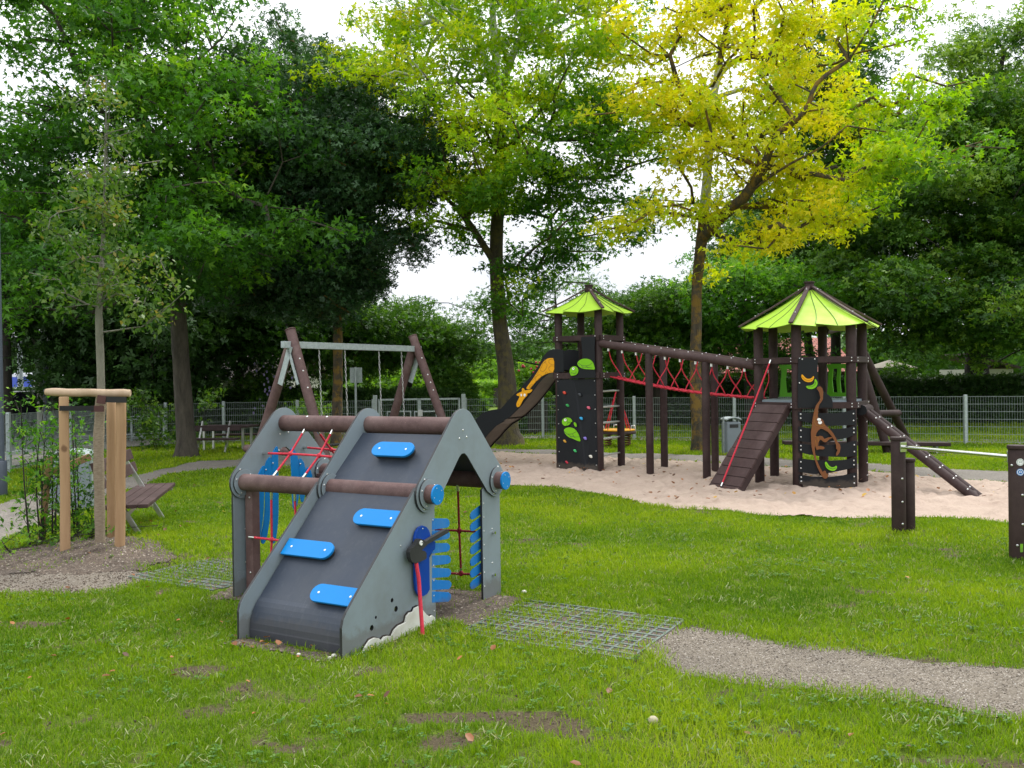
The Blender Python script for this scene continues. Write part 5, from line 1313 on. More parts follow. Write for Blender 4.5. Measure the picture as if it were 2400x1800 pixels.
# ============================================================ spring carousel
q = G(1448, 1047); sc_ = empty('spring_carousel', (q.x, q.y, 0)); tag(sc_, 'round yellow-topped platform on coil springs with red ropes, behind the square tower', 'spring platform')
zp = .36
c = MB(); c.cyl((0, 0, zp-.06), (0, 0, zp), .42, n=32); c.build('platform', M['plank'], sc_, bevel=.01)
c = MB(); c.cyl((0, 0, zp+.012), (0, 0, zp+.04), .40, n=32); c.build('deck', M['yellow'], sc_, bevel=.008)
M['spring'] = mottled('rusty_red_spring', (.12, .04, .02), (.2, .07, .04), rough=.6, bs_=0)
for s in (-.22, .22):
    c = MB(); c.tube([(s + .075*math.cos(t), .075*math.sin(t), .02 + (zp-.1)*t/(2*PI*5)) for t in [2*PI*5*k/60 for k in range(61)]], .014, 6); c.build('spring', M['spring'], sc_)
for k in range(4):
    a = PI/4 + k*PI/2; c = MB(); c.tube([(.36*math.cos(a), .36*math.sin(a), zp+.04), (.03*math.cos(a), .03*math.sin(a), 1.28)], .012, 7); c.build('rope', M['rope'], sc_)
    c = MB(); a += PI/4; c.tube([(.36*math.cos(a)-.05, .36*math.sin(a), zp+.04), (.36*math.cos(a)-.04, .36*math.sin(a), zp+.12), (.36*math.cos(a)+.04, .36*math.sin(a), zp+.12), (.36*math.cos(a)+.05, .36*math.sin(a), zp+.04)], .01, 7); c.build('handle', M['alu'], sc_)

# ============================================================ houses, parasol, vehicles far behind
M['render'] = mottled('cream_render', (.42, .42, .36), (.55, .55, .48), scale=1.2, rough=.9); M['darkwood'] = mottled('dark_eaves', (.03, .022, .018), (.05, .04, .03), rough=.8)
M['glassdark'] = mottled('dark_window', (.01, .012, .015), (.02, .022, .026), rough=.1, bs_=0); M['whitepaint'] = mottled('white_paint', (.6, .6, .6), (.7, .7, .7), rough=.6)
def tiles(name, a, b_):
    m, nt, bs, o = new_mat(name); br_ = N(nt, 'ShaderNodeTexBrick'); tc = N(nt, 'ShaderNodeTexCoord'); nt.links.new(tc.outputs['Object'], br_.inputs['Vector'])
    br_.inputs['Scale'].default_value = 1; br_.inputs['Brick Width'].default_value = .24; br_.inputs['Row Height'].default_value = .17; br_.inputs['Mortar Size'].default_value = .022
    br_.inputs['Color1'].default_value = (*a, 1); br_.inputs['Color2'].default_value = (*b_, 1); br_.inputs['Mortar'].default_value = (a[0]*.25, a[1]*.25, a[2]*.25, 1)
    nt.links.new(br_.outputs['Color'], bs.inputs['Base Color']); bs.inputs['Roughness'].default_value = .85; return m
M['tile'] = tiles('terracotta_tiles', (.30, .085, .06), (.42, .15, .11)); M['tiledark'] = tiles('dark_roof_tiles', (.05, .035, .03), (.08, .055, .045))
def house(name, label, x0, x1, y0, dep, eave, ridge, wall, tile, wins=(), shift=0):
    r = empty(name, ((x0+x1)/2, y0, 0)); tag(r, label, 'house'); w = x1-x0
    c = MB(); c.box((0, dep/2, eave/2), (w, dep, eave)); c.build('wall', wall, r)
    for s in (0, 1):
        c = MB(); y_a, y_b = (-.45, dep/2) if s == 0 else (dep+.45, dep/2)
        # roof slab in its own flat frame so that tiles lie in the slope
        n = Vector((0, y_b-y_a, ridge-eave+.1)); Lr = n.length; o_ = bpy.data.objects
        me = MB(); me.box((0, Lr/2, 0), (w+.8, Lr, .1)); ob = me.build('roof', tile, r); ob.location = (0, y_a, eave-.1); ob.rotation_euler = (math.atan2(ridge-eave+.1, abs(y_b-y_a)), 0, 0) if s == 0 else (math.atan2(ridge-eave+.1, abs(y_b-y_a)), 0, PI)
    c = MB()
    for s in (-1, 1): c.add([(s*w/2, 0, eave), (s*w/2, dep, eave), (s*w/2, dep/2, ridge-.06), (s*(w/2-.1), 0, eave), (s*(w/2-.1), dep, eave), (s*(w/2-.1), dep/2, ridge-.06)], [(0, 1, 2), (5, 4, 3), (0, 1, 4, 3), (1, 2, 5, 4), (2, 0, 3, 5)])
    c.build('gable_end', M['darkwood'], r)
    for wx, wz, ww, wh in wins:
        c = MB(); c.box((wx, -.02, wz), (ww+.16, .05, wh+.16)); f = c.build('window', M['whitepaint'], r); c = MB(); c.box((wx, -.052, wz), (ww, .012, wh)); c.build('pane', M['glassdark'], f)
    return r
a = AT(520, 900, 32); b_ = AT(650, 900, 32)
house('bungalow', 'low cream bungalow with dark roof behind the hedge at the left', a.x-2.2, b_.x+.2, 32, 6, 1.82, 2.9, M['render'], M['tiledark'], ((2.1, 1.0, .5, .8),))
a = AT(1800, 900, 36); b_ = AT(1985, 900, 36)
house('garden_house', 'house with red tiled roof seen through the hexagonal tower', a.x-1.5, b_.x, 36, 6, 1.75, 3.15, M['darkwood'], M['tile'], ((.6, 1.0, .6, .7),))
pr_ = empty('garden_parasol', (0, 0, 0)); tag(pr_, 'beige garden parasol beyond the right hedge', 'parasol'); P = AT(2085, 862, 31)
c = MB(); n = 8; R_ = .95
vs = [(P.x, P.y, P.z+.28)] + [(P.x+R_*math.cos(2*PI*k/n), P.y+R_*math.sin(2*PI*k/n), P.z) for k in range(n)] + [(P.x+R_*math.cos(2*PI*k/n), P.y+R_*math.sin(2*PI*k/n), P.z-.1) for k in range(n)]
c.add(vs, [(0, 1+k, 1+(k+1) % n) for k in range(n)] + [(1+k, 9+k, 9+(k+1) % n, 1+(k+1) % n) for k in range(n)])
M['canvas'] = mottled('beige_canvas', (.34, .31, .24), (.42, .39, .31), rough=.9); c.build('canopy', M['canvas'], pr_); c = MB(); c.cyl((P.x, P.y, 0), (P.x, P.y, P.z+.3), .03); c.build('pole', M['galva'], pr_)
sh = empty('garden_shed', (0, 0, 0)); tag(sh, 'white garden shed behind the hedge at the far right', 'shed'); a = AT(2262, 850, 33); b_ = AT(2375, 885, 33)
c = MB(); c.box(((a.x+b_.x)/2, 34, .85), (b_.x-a.x, 2, 1.7)); c.build('wall', M['render'], sh)
c = MB(); c.box(((a.x+b_.x)/2, 33.9, 2.0), (b_.x-a.x+.3, 2.4, .08), Matrix.Rotation(.25, 3, 'Y')); c.build('roof', M['tiledark'], sh)
c = MB(); c.box((a.x+.45, 32.98, .8), (.5, .04, 1.5)); c.build('door', M['darkwood'], sh)

M['carblack'] = mottled('dark_car_paint', (.01, .012, .016), (.014, .016, .02), rough=.2, bs_=0); M['lorrywhite'] = mottled('white_lorry_side', (.62, .64, .68), (.7, .72, .76), rough=.4, bs_=0)
M['lorryblue'] = mottled('blue_lorry_band', (.05, .09, .42), (.06, .11, .5), rough=.4, bs_=0); M['lorryyellow'] = mottled('yellow_skirt', (.75, .5, .03), (.8, .55, .04), rough=.4, bs_=0)
def wheel(parent, x, y, r=.32, w=.2, dx=1):
    c = MB(); c.cyl((x, y-w/2, r), (x, y+w/2, r), r, n=20); t = c.build('wheel', M['rubber'], parent); c = MB(); c.cyl((x, y-w/2-.01, r), (x, y+w/2+.01, r), r*.6, n=16); c.build('rim', M['alu'], t)
P = AT(58, 950, 29); car = empty('parked_car', (P.x, P.y, 0), .9); tag(car, 'dark parked car with an orange light on the road at the left', 'car')
prof_ = [(-2.1,.35),(-2.12,.75),(-1.9,.92),(-1.2,.98),(-.75,1.38),(.6,1.42),(1.25,1.02),(1.95,.92),(2.1,.7),(2.1,.35)]
c = MB(); c.prism([prof_], plane_y(-.85), 0, 1.7); c.build('body', M['carblack'], car, bevel=.05)
c = MB()
for y in (-.856, .852): c.prism([[(-1.05,1.0),(-.68,1.33),(.55,1.36),(1.05,1.03)]], plane_y(y), 0, .004)
c.build('window', M['glassdark'], car)
for x in (-1.35, 1.35):
    for y in (-.78, .78): wheel(car, x, y)
M['indicator'] = mottled('amber_lamp', (.8, .25, .02), (.85, .3, .03), rough=.3, bs_=0)
for y in (-.6, .6): c = MB(); c.box((-2.125, y, .68), (.03, .28, .12)); c.build('headlight', M['indicator'], car)
P = AT(60, 930, 46); lo = empty('delivery_lorry', (P.x, P.y, 0), 0); tag(lo, 'white lorry with blue panel and yellow skirt across the road', 'lorry')
c = MB(); c.box((0, 0, 1.45), (4.2, 2.2, 1.5)); c.build('cargo_box', M['lorrywhite'], lo, bevel=.03)
c = MB(); c.box((.2, -1.11, 1.75), (1.5, .02, .5)); c.build('blue_panel', M['lorryblue'], lo); c = MB(); c.box((-.9, -1.12, .55), (2.2, .03, .55)); c.build('skirt', M['lorryyellow'], lo)
c = MB(); c.prism([[(2.15,.35),(2.15,1.9),(3.0,1.9),(3.35,1.2),(3.4,.35)]], plane_y(-1.0), 0, 2.0); c.build('cab', M['lorrywhite'], lo, bevel=.05)
c = MB(); c.prism([[(2.4,1.2),(2.4,1.75),(2.95,1.75),(3.2,1.2)]], plane_y(-1.012), 0, .01); c.build('window', M['glassdark'], lo)
for x in (-1.3, 2.75):
    for y in (-.9, .9): wheel(lo, x, y, .42, .25)
# ============================================================ trees
LOBED = dict(v=[(0,0,0),(.16,.40,.05),(0,1,-.08),(-.16,.40,.05),(.24,.20,.02),(.62,.62,-.10),(.12,.45,.04),(-.24,.20,.02),(-.62,.62,-.10),(-.12,.45,.04)],
             q=[(0,1,2,3),(0,4,5,6),(0,9,8,7)])
OVAL = dict(v=[(0,0,0),(.27,.42,.06),(0,1,-.05),(-.27,.42,.06)], q=[(0,1,2,3)])
SPRAY = dict(v=[(0,0,0),(.14,.30,.03),(0,.62,0),(-.14,.30,.03),(.05,.3,0),(.48,.42,.02),(.42,.72,-.05),(.12,.52,0),(-.05,.35,0),(-.45,.5,.02),(-.38,.8,-.05),(-.1,.58,0),(0,.55,0),(.13,.8,.03),(0,1.1,-.06),(-.13,.8,.03)],
             q=[(0,1,2,3),(4,5,6,7),(8,11,10,9),(12,13,14,15)])
def leaves(P, size, tint, shape, up=.6, droop=.0):
    n = len(P); v = np.array(shape['v']); k = len(v); q = np.array(shape['q'])
    nrm = rng.standard_normal((n, 3))*(1-up) ; nrm[:, 2] += up*1.0; nrm /= np.linalg.norm(nrm, axis=1)[:, None]
    t = rng.standard_normal((n, 3)); t[:, 2] -= droop; t -= nrm*(t*nrm).sum(1)[:, None]; t /= np.linalg.norm(t, axis=1)[:, None]
    s = np.cross(t, nrm); sz = size*np.clip(rng.lognormal(-.08, .28, n), .45, 1.6)
    V = P[:, None, :] + sz[:, None, None]*(v[None, :, 0, None]*s[:, None, :] + v[None, :, 1, None]*t[:, None, :] + v[None, :, 2, None]*nrm[:, None, :])
    Q = (np.arange(n)*k)[:, None, None] + q[None]
    return V.reshape(-1, 3), Q.reshape(-1, 4), np.repeat(tint, k)
def skeleton(trunk, targets, step=.45, bend=.25, up=.35, limbs=()):
    """grow limbs from the trunk polyline to every target"""
    T = [np.array(p[:3], float) for p in trunk]; par = [-1] + list(range(len(T)-1)); first = int(trunk[0][3]) if len(trunk[0]) > 3 else 0
    pl = [0.0]*len(T); N_ = np.array(T)
    ax = N_[first:]
    nodes0 = list(T); par0 = list(par); pl0 = [0.0]*len(T)
    limbs = [spline(l_, 3) for l_ in limbs]
    for lb in limbs:
        p = [np.array(tuple(x), float) for x in lb]; prev = int(np.argmin(np.linalg.norm(np.array(nodes0)-p[0], axis=1))); L0 = 0.0
        for x in p[1:]:
            L0 += .1; nodes0.append(x); par0.append(prev); pl0.append(L0); prev = len(nodes0)-1
    order = np.argsort([np.min(np.linalg.norm(ax[:, :2]-t[None, :2], axis=1)) for t in targets])
    nodes = nodes0; par = par0; plen = pl0; ends = []
    for oi in order:
        t = np.array(targets[oi]); A = np.array(nodes[first:]); L = np.linalg.norm(A-t, axis=1)
        rise = (t[2]-A[:, 2]); cost = L + .28*np.array(plen[first:]) + np.where(rise < -.2, (-rise-.2)*1.2, 0) + np.where(rise > L*.92, .3, 0)
        j = int(np.argmin(cost)) + first; p0 = nodes[j]; d = t-p0; D = np.linalg.norm(d); n = max(1, int(D/step)); prev = j
        off = rng.standard_normal(3)*bend*D*.22; off[2] += up*D*.28
        for k in range(1, n+1):
            s = k/n; q = p0 + d*s + off*math.sin(PI*s)*.9 + rng.standard_normal(3)*.025*(0 if k == n else 1)
            nodes.append(q); par.append(prev); plen.append(plen[prev] + D/n); prev = len(nodes)-1
        ends.append(prev)
    return nodes, par, ends
def limb_mesh(nodes, par, ends, r_tip, r_base, ntrunk, trad, minr=0.0, pipe=2.3, lims=()):
    n = len(nodes); w = np.zeros(n); 
    for e in ends: w[e] += 1
    ch = [[] for _ in range(n)]
    for i in range(n-1, -1, -1):
        if w[i] == 0: w[i] = .5
        if par[i] >= 0: w[par[i]] += w[i]; ch[par[i]].append(i)
    r = r_tip*(w**(1/pipe)); r *= 1
    for i in range(ntrunk): r[i] = trad[i]
    i = ntrunk
    for k_, m_ in lims:
        for j in range(k_): r[i] = max(r[i], m_*(1 - .75*j/k_)); i += 1
    b = MB(); mat = []; 
    pts = [Vector(nodes[i]) for i in range(ntrunk)]; 
    tp = spline(pts, 3); tr = list(np.interp(np.linspace(0, ntrunk-1, len(tp)), range(ntrunk), trad)); b.tube(tp, tr, 18, jitter=.05)
    seen = set(range(ntrunk)); stack = [i for k in range(ntrunk) for i in ch[k] if i not in seen]
    while stack:
        i = stack.pop(); c = [par[i], i]
        while ch[i]:
            m = max(ch[i], key=lambda k: w[k]); 
            for o_ in ch[i]:
                if o_ != m: stack.append(o_)
            i = m; c.append(i)
        rr = [min(r[k], r[c[1]]*1.15) if z_ == 0 else r[k] for z_, k in enumerate(c)]
        if rr[1] < minr: continue
        b.tube([Vector(nodes[k]) for k in c], rr, 7 if rr[1] > .03 else 4, caps=False)
    return b
def ell(px, py, Y, rx, ry, rd=None):
    """ellipsoid placed in the park: centre by survey, radii in metres"""
    c = AT(px, py, Y); return (np.array(c), np.array([rx*Y/FOC, rd if rd else rx*Y/FOC*.8, ry*Y/FOC]))
def fill(es, n, hollow=.35, minz=.4, bough=6, bsize=.55):
    """clusters sit in boughs, boughs fill the crown, so that gaps stay between them"""
    out = []; vol = np.array([np.prod(e[1]) for e in es])**(1/1.35); vol = vol/vol.sum()
    for e, f in zip(es, vol):
        nb_ = max(1, int(round(n*f/bough))); cand = []
        for _ in range(nb_):
            best = None; bd_ = -1
            for _t in range(7):                       # spread boughs apart
                d = rng.standard_normal(3); d /= np.linalg.norm(d); rr = (hollow**3 + (1-hollow**3)*rng.random())**(1/3); p = e[0] + d*rr*e[1]
                dd = min([np.linalg.norm(p-c) for c in cand], default=9)
                if dd > bd_: best, bd_ = p, dd
            cand.append(best)
            for _k in range(bough):
                q = best + rng.standard_normal(3)*np.array([1, 1, .38])*bsize
                if q[2] > minz: out.append(q)
    return out
def tree(name, label, cat, trunk, trad, es, n, per, crad, lsize, mat, barkm, shape=OVAL, tintf=None, first=2, up=.6, droop=0, flat=.55, group=None, tip=.012, minr=0.0, hollow=.35, spread=.16, minz=.4, bark2=None, twig=True, interior=None, limbs=(), bough=6, bsize=.55, core=.62, limbr=.05):
    r = empty(name, (trunk[0][0], trunk[0][1], 0)); o0 = np.array([trunk[0][0], trunk[0][1], 0.0]); tag(r, label, cat, group)
    tg = fill(es, n, hollow, minz, bough, bsize); tr = [tuple(p) for p in trunk]; tr[0] = (*trunk[0], first)
    nodes, par, ends = skeleton(tr, tg, limbs=limbs)
    b = limb_mesh(nodes, par, ends, tip, 0, len(trunk), trad, minr, lims=[((len(l_)-1)*3, limbr) for l_ in limbs])
    for q in b.v: q.x -= o0[0]; q.y -= o0[1]
    tk = b.build('trunk', [barkm] + ([bark2[0]] if bark2 else []), r)
    if bark2:
        zlo, zhi, test = bark2[1:]
        for p in tk.data.polygons:
            c_ = p.center
            if zlo < c_.z < zhi and test(c_): p.material_index = 1
    Pn = np.array([nodes[e] for e in ends]); m = len(Pn)
    cr = crad*rng.uniform(.65, 1.35, m); cnt = np.maximum(3, (per*(cr/crad)**2*rng.uniform(.6, 1.4, m)).astype(int))
    idx = np.repeat(np.arange(m), cnt); K = len(idx); g = rng.standard_normal((K, 3)); g /= np.maximum(1, np.linalg.norm(g, axis=1)/2.1)[:, None]
    g *= np.array([1, 1, flat])*core; P = Pn[idx] + g*cr[idx][:, None]
    if droop: P[:, 2] -= droop*.12*np.hypot(g[:, 0], g[:, 1])**2*cr[idx]
    ct_ = rng.standard_normal(m)*spread*.9; tint = ct_[idx] + rng.standard_normal(K)*spread*.55 + (tintf(P) if tintf else .5)
    V, Q, A = leaves(P - o0, lsize, np.clip(tint, 0, 1), shape, up, droop)
    big_mesh('crown', V, Q, mat, r, {'tint': A}); return r

GREEN = [(0, (.012, .045, .008)), (.35, (.03, .095, .012)), (.7, (.07, .18, .02)), (1, (.15, .28, .03))]
M['leafmaple'] = leaf_mat('maple_leaf', [(0, (.02, .075, .010)), (.4, (.05, .16, .014)), (.75, (.11, .28, .018)), (1, (.24, .42, .025))], .42)
M['leafdark'] = leaf_mat('dark_small_leaf', [(0, (.013, .045, .016)), (.5, (.03, .09, .028)), (.85, (.07, .16, .055)), (1, (.12, .24, .09))], .28, .5)
M['leafgold'] = leaf_mat('golden_leaf', [(0, (.03, .11, .010)), (.25, (.085, .22, .012)), (.5, (.26, .43, .010)), (.75, (.50, .56, .010)), (1, (.66, .58, .014))], .5)
M['leafbeech'] = leaf_mat('beech_leaf', [(0, (.02, .065, .008)), (.4, (.045, .125, .012)), (.75, (.10, .21, .018)), (1, (.18, .29, .03))], .35)
M['leaffar'] = leaf_mat('distant_leaf', [(0, (.02, .06, .012)), (.4, (.045, .12, .02)), (.8, (.10, .21, .03)), (1, (.18, .30, .04))], .4)
M['leafbright'] = leaf_mat('fresh_leaf', [(0, (.05, .14, .012)), (.5, (.12, .26, .02)), (1, (.24, .40, .04))], .45)
M['leafolive'] = leaf_mat('olive_leaf', [(0, (.035, .08, .014)), (.5, (.07, .15, .022)), (.85, (.13, .2, .035)), (1, (.22, .19, .06))], .4)
M['leafhedge'] = leaf_mat('hedge_leaf', [(0, (.016, .05, .010)), (.5, (.034, .09, .016)), (1, (.07, .15, .026))], .25)

def tp(pts): return [tuple(AT(px, py, Y)) for px, py, Y in pts]
# --- maple at the left (nearest trunk)
q = G(437, 1072)
tree('maple_tree', 'big green maple with lobed leaves rising above the picnic table', 'tree',
     [(q.x, q.y, -.05), (q.x, q.y, .35)] + tp([(428, 900, 19.2), (420, 780, 19.1), (412, 660, 19), (385, 520, 18.9), (345, 350, 18.8), (312, 200, 18.6), (296, 20, 18.5), (290, -120, 18.4)]),
     [.30, .205, .18, .17, .16, .14, .115, .09, .06, .03],
     [ell(250, 300, 18, 290, 230, 2.4), ell(470, 330, 18, 190, 190, 2.0), ell(330, 100, 18, 190, 170, 2.0), ell(60, 420, 17.5, 150, 190, 1.8), ell(450, 560, 17, 250, 130, 2.0), ell(180, 600, 17, 260, 160, 2.0), ell(540, 230, 18.5, 80, 70, 1.2), ell(180, -60, 18.5, 240, 120, 2), ell(385, 40, 18, 80, 60, 1.4), ell(620, 540, 17.5, 80, 70, 1), ell(20, 130, 18, 45, 50, 1), ell(30, 10, 18, 60, 60, 1)],
     680, 78, .43, .118, M['leafmaple'], M['bark'], LOBED, first=3, up=.5, droop=.5, spread=.22, core=.55,
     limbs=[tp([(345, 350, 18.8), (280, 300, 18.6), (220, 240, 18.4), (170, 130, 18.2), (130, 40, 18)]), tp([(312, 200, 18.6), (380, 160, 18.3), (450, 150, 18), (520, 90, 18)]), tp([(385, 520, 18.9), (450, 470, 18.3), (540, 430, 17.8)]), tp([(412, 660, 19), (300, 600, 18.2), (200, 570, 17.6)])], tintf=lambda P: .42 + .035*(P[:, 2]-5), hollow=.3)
# --- dark small-leaved tree behind the swing
q = G(789, 1049)
tree('linden_tree', 'dark blue-green small-leaved tree behind the swing, between the maple and the golden trees', 'tree',
     [(q.x, q.y, -.05), (q.x, q.y, .3)] + tp([(791, 930, 21.6), (792, 820, 21.6), (790, 700, 21.6), (785, 560, 21.6), (790, 430, 21.5), (780, 300, 21.5), (700, 180, 21.5)]),
     [.19, .135, .12, .115, .11, .095, .08, .06, .03],
     [ell(690, 230, 21, 110, 120, 1.6), ell(640, 420, 21, 150, 130, 2), ell(800, 370, 20.5, 190, 140, 2), ell(760, 560, 21, 200, 120, 2), ell(960, 330, 20, 90, 70, 1.2), ell(720, 680, 21, 140, 70, 1.6), ell(620, 600, 21, 130, 110, 1.6), ell(920, 430, 20.5, 90, 60, 1.2), ell(660, 140, 21, 40, 40, .6)],
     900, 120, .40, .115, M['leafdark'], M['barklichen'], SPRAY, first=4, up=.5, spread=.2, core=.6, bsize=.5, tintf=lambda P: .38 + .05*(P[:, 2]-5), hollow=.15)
# --- tall golden-green tree in the centre
def t3(P):
    z = P[:, 2]; x = P[:, 0]; u = x/P[:, 1]*FOC + 1200; return np.clip(.16 + .40*np.clip((z-4.3-2.3*np.clip((u-1180)/160, 0, 1)*np.clip((1560-u)/100, 0, 1))/2.0, 0, 1) - .08*np.clip((z-9)/3, 0, 1), 0, 1)
q = G(1196, 1042)
tree('silver_maple', 'tall trunk with flared base and a wide crown turning yellow-green, behind the giraffe slide', 'tree',
     [(q.x, q.y, -.08), (q.x-.02, q.y, .12), (q.x-.05, q.y, .45)] + tp([(1188, 880, 21.6), (1172, 760, 21.6), (1163, 620, 21.6), (1166, 500, 21.5), (1172, 380, 21.5), (1168, 240, 21.4), (1160, 110, 21.3), (1150, -60, 21.3), (1150, -220, 21.3)]),
     [.40, .34, .26, .21, .175, .165, .15, .13, .11, .09, .06, .03],
     [ell(1000, 190, 20.5, 210, 120, 2.2), ell(1290, 180, 20.5, 220, 170, 2.4), ell(1150, 330, 19.5, 230, 120, 2.4), ell(1390, 330, 20.5, 170, 140, 2.2), ell(930, 60, 21, 110, 40, 1.2), ell(1250, 20, 20.5, 300, 110, 2.4), ell(1330, 480, 20.5, 180, 110, 2.2), ell(1090, 460, 20.5, 140, 70, 1.8), ell(1180, -120, 21, 320, 100, 2.4),
      ell(1000, 530, 20.5, 110, 40, 1.2), ell(850, 150, 21.5, 100, 55, 1.3), ell(1250, 640, 21.2, 70, 60, .8), ell(1190, 690, 21.2, 45, 60, .7), ell(900, 500, 21, 60, 50, .8)],
     660, 84, .40, .112, M['leafgold'], M['barkmoss'], LOBED, first=5, up=.5, droop=.6, spread=.14, tintf=t3, hollow=.3, core=.55,
     limbs=[tp([(1168, 240, 21.4), (1120, 100, 21.2), (1060, 75, 21), (1000, 30, 20.8)]), tp([(1168, 240, 21.4), (1210, 110, 21), (1270, 40, 20.8)]), tp([(1172, 380, 21.5), (1230, 300, 21), (1270, 255, 20.8)]), tp([(1163, 620, 21.6), (1090, 510, 21), (1040, 460, 20.8)])],
     bark2=(M['barkbleached'], 8.0, 12, lambda c: True))
# --- yellow tree at the right
def t4(P):
    z = P[:, 2]; u = P[:, 0]/P[:, 1]*FOC + 1200; return np.clip(.84 - .42*np.clip((u-1940)/200, 0, 1) + .10*np.clip((z-7)/2, 0, 1) - .25*np.clip((1500-u)/100, 0, 1)*0, 0, 1)
q = G(1636, 1057)
tree('golden_maple', 'slender trunk with a spreading bright yellow crown between the two towers', 'tree',
     [(q.x, q.y, -.06), (q.x, q.y, .3)] + tp([(1630, 900, 19), (1632, 760, 19), (1634, 660, 19), (1645, 560, 19), (1652, 480, 19), (1664, 330, 18.9), (1672, 230, 18.9), (1692, 120, 18.8), (1712, 10, 18.8), (1725, -120, 18.8)]),
     [.19, .135, .12, .112, .11, .12, .105, .09, .08, .065, .05, .025],
     [ell(1790, 190, 17.5, 190, 100, 1.8), ell(1960, 140, 17.2, 170, 90, 1.6), ell(1590, 250, 18, 130, 120, 1.6), ell(1740, 370, 17.5, 170, 90, 1.6), ell(1600, 440, 17.8, 140, 80, 1.4), ell(1800, 540, 17, 150, 45, 1.2), ell(1560, 540, 18, 80, 45, 1), ell(2060, 330, 17.3, 170, 120, 1.8), ell(2180, 300, 17.8, 100, 80, 1.2), ell(1950, 420, 17.5, 170, 80, 1.6),
      ell(1700, 40, 18, 250, 70, 1.8), ell(1580, 110, 18.3, 110, 80, 1.3), ell(1880, 500, 17.2, 90, 60, 1), ell(1700, -90, 18.3, 280, 80, 2), ell(2060, 470, 17.3, 90, 70, 1), ell(1490, 290, 18, 30, 30, .5), ell(1960, 260, 17, 120, 60, 1.3)],
     430, 58, .35, .112, M['leafgold'], M['barklichen'], LOBED, first=5, up=.45, droop=.6, spread=.12, tintf=t4, hollow=.3, tip=.014, core=.55, bsize=.5, limbr=.042,
     limbs=[tp([(1645, 560, 19), (1690, 508, 18.2), (1745, 462, 17.3), (1790, 425, 16.8), (1850, 385, 16.3), (1925, 345, 16), (1985, 295, 15.9)]), tp([(1745, 462, 17.3), (1790, 390, 16.7), (1818, 320, 16.3), (1885, 262, 16), (1915, 195, 15.9), (1990, 140, 15.9)]), tp([(1664, 200, 18.9), (1730, 138, 18.6), (1830, 130, 18.2), (1885, 105, 18)]), tp([(1660, 300, 18.9), (1600, 220, 18.6), (1570, 130, 18.4)])],
     bark2=(M['barkbleached'], 5.0, 8.2, lambda c: math.hypot(c.x-.35, c.y) < .42))
# --- heavy dark tree at the right
q = AT(2290, 900, 29)
tree('hornbeam_tree', 'huge dark drooping tree filling the right edge behind the hedge', 'tree',
     [(q.x, q.y, -.1), (q.x, q.y, 1.5), (q.x, q.y, 3), (q.x+.2, q.y, 5), (q.x+.4, q.y, 7.5), (q.x+.6, q.y, 10), (q.x+1, q.y, 12)], [.45, .36, .33, .3, .22, .14, .05],
     [ell(2150, 560, 26, 180, 160, 2.4), ell(2330, 470, 26, 220, 220, 3), ell(2110, 740, 25, 150, 75, 2), ell(2330, 725, 25, 190, 112, 2.4), ell(2400, 230, 28, 140, 170, 2.4), ell(2010, 690, 26, 110, 90, 1.8), ell(2560, 500, 27, 250, 350, 3), ell(2240, 330, 27, 130, 100, 2), ell(2340, 110, 29, 60, 60, 1.4), ell(2180, 790, 24.5, 50, 35, 1.2)],
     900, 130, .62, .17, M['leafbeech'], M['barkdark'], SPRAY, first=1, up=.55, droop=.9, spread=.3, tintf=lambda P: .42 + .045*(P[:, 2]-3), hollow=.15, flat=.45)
# --- tree behind the yellow crown
def simple(name, label, px, Y, es, n, per, crad, ls, mat, h=None, group=None, shape=SPRAY, tr=.16, bk='barkdark', tf=None, cat='tree', fork=None, minz=.3, spread=.2, up=.5, hollow=.2, base=1.0):
    q = AT(px, 900, Y); zt = max(e[0][2] + e[1][2]*.6 for e in es); cx = np.mean([e[0][0] for e in es]); 
    pts = [(q.x, q.y, -.1), (q.x+rng.normal(0, .05), q.y, zt*.2), (q.x+(cx-q.x)*.2, q.y, zt*.4), (q.x+(cx-q.x)*.4, q.y, zt*.6), (q.x+(cx-q.x)*.6, q.y, zt*.8), (q.x+(cx-q.x)*.7, q.y, zt)]
    return tree(name, label, cat, pts, [tr*1.25, tr, tr*.85, tr*.65, tr*.4, tr*.12], es, n, per, crad, ls, mat, M[bk], shape, first=1, tintf=tf or (lambda P: .45 + 0*P[:, 2]), spread=spread, minr=.006, minz=minz, up=up, group=group, hollow=hollow)
simple('ash_tree', 'dark green tree top showing above and behind the yellow crown', 1960, 30, [ell(1970, 110, 30, 90, 130, 2), ell(2060, 420, 30, 130, 130, 2), ell(1930, 330, 30, 90, 110, 1.6)], 170, 70, .7, .24, M['leaffar'])
simple('oak_tree', 'dense dark tree behind the hexagonal tower roof', 1900, 31, [ell(1880, 560, 31, 150, 110, 2.2), ell(1770, 530, 31.5, 90, 80, 1.6), ell(1970, 640, 30, 100, 90, 1.8), ell(1840, 680, 31, 120, 70, 1.6)], 190, 90, .7, .2, M['leafbeech'])
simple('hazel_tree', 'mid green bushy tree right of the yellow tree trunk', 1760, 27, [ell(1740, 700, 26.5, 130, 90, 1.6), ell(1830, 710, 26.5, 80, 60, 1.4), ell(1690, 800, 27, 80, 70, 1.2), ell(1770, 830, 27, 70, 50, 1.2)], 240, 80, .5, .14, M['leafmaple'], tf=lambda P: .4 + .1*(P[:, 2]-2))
simple('cherry_tree', 'dark bushy tree between the square tower and the yellow tree trunk', 1540, 28, [ell(1580, 720, 27.5, 80, 75, 1.5), ell(1500, 780, 28, 110, 80, 1.6), ell(1610, 790, 28, 80, 90, 1.3), ell(1440, 750, 28, 60, 80, 1)], 230, 85, .5, .14, M['leafbeech'], tf=lambda P: .35 + .08*(P[:, 2]-2))
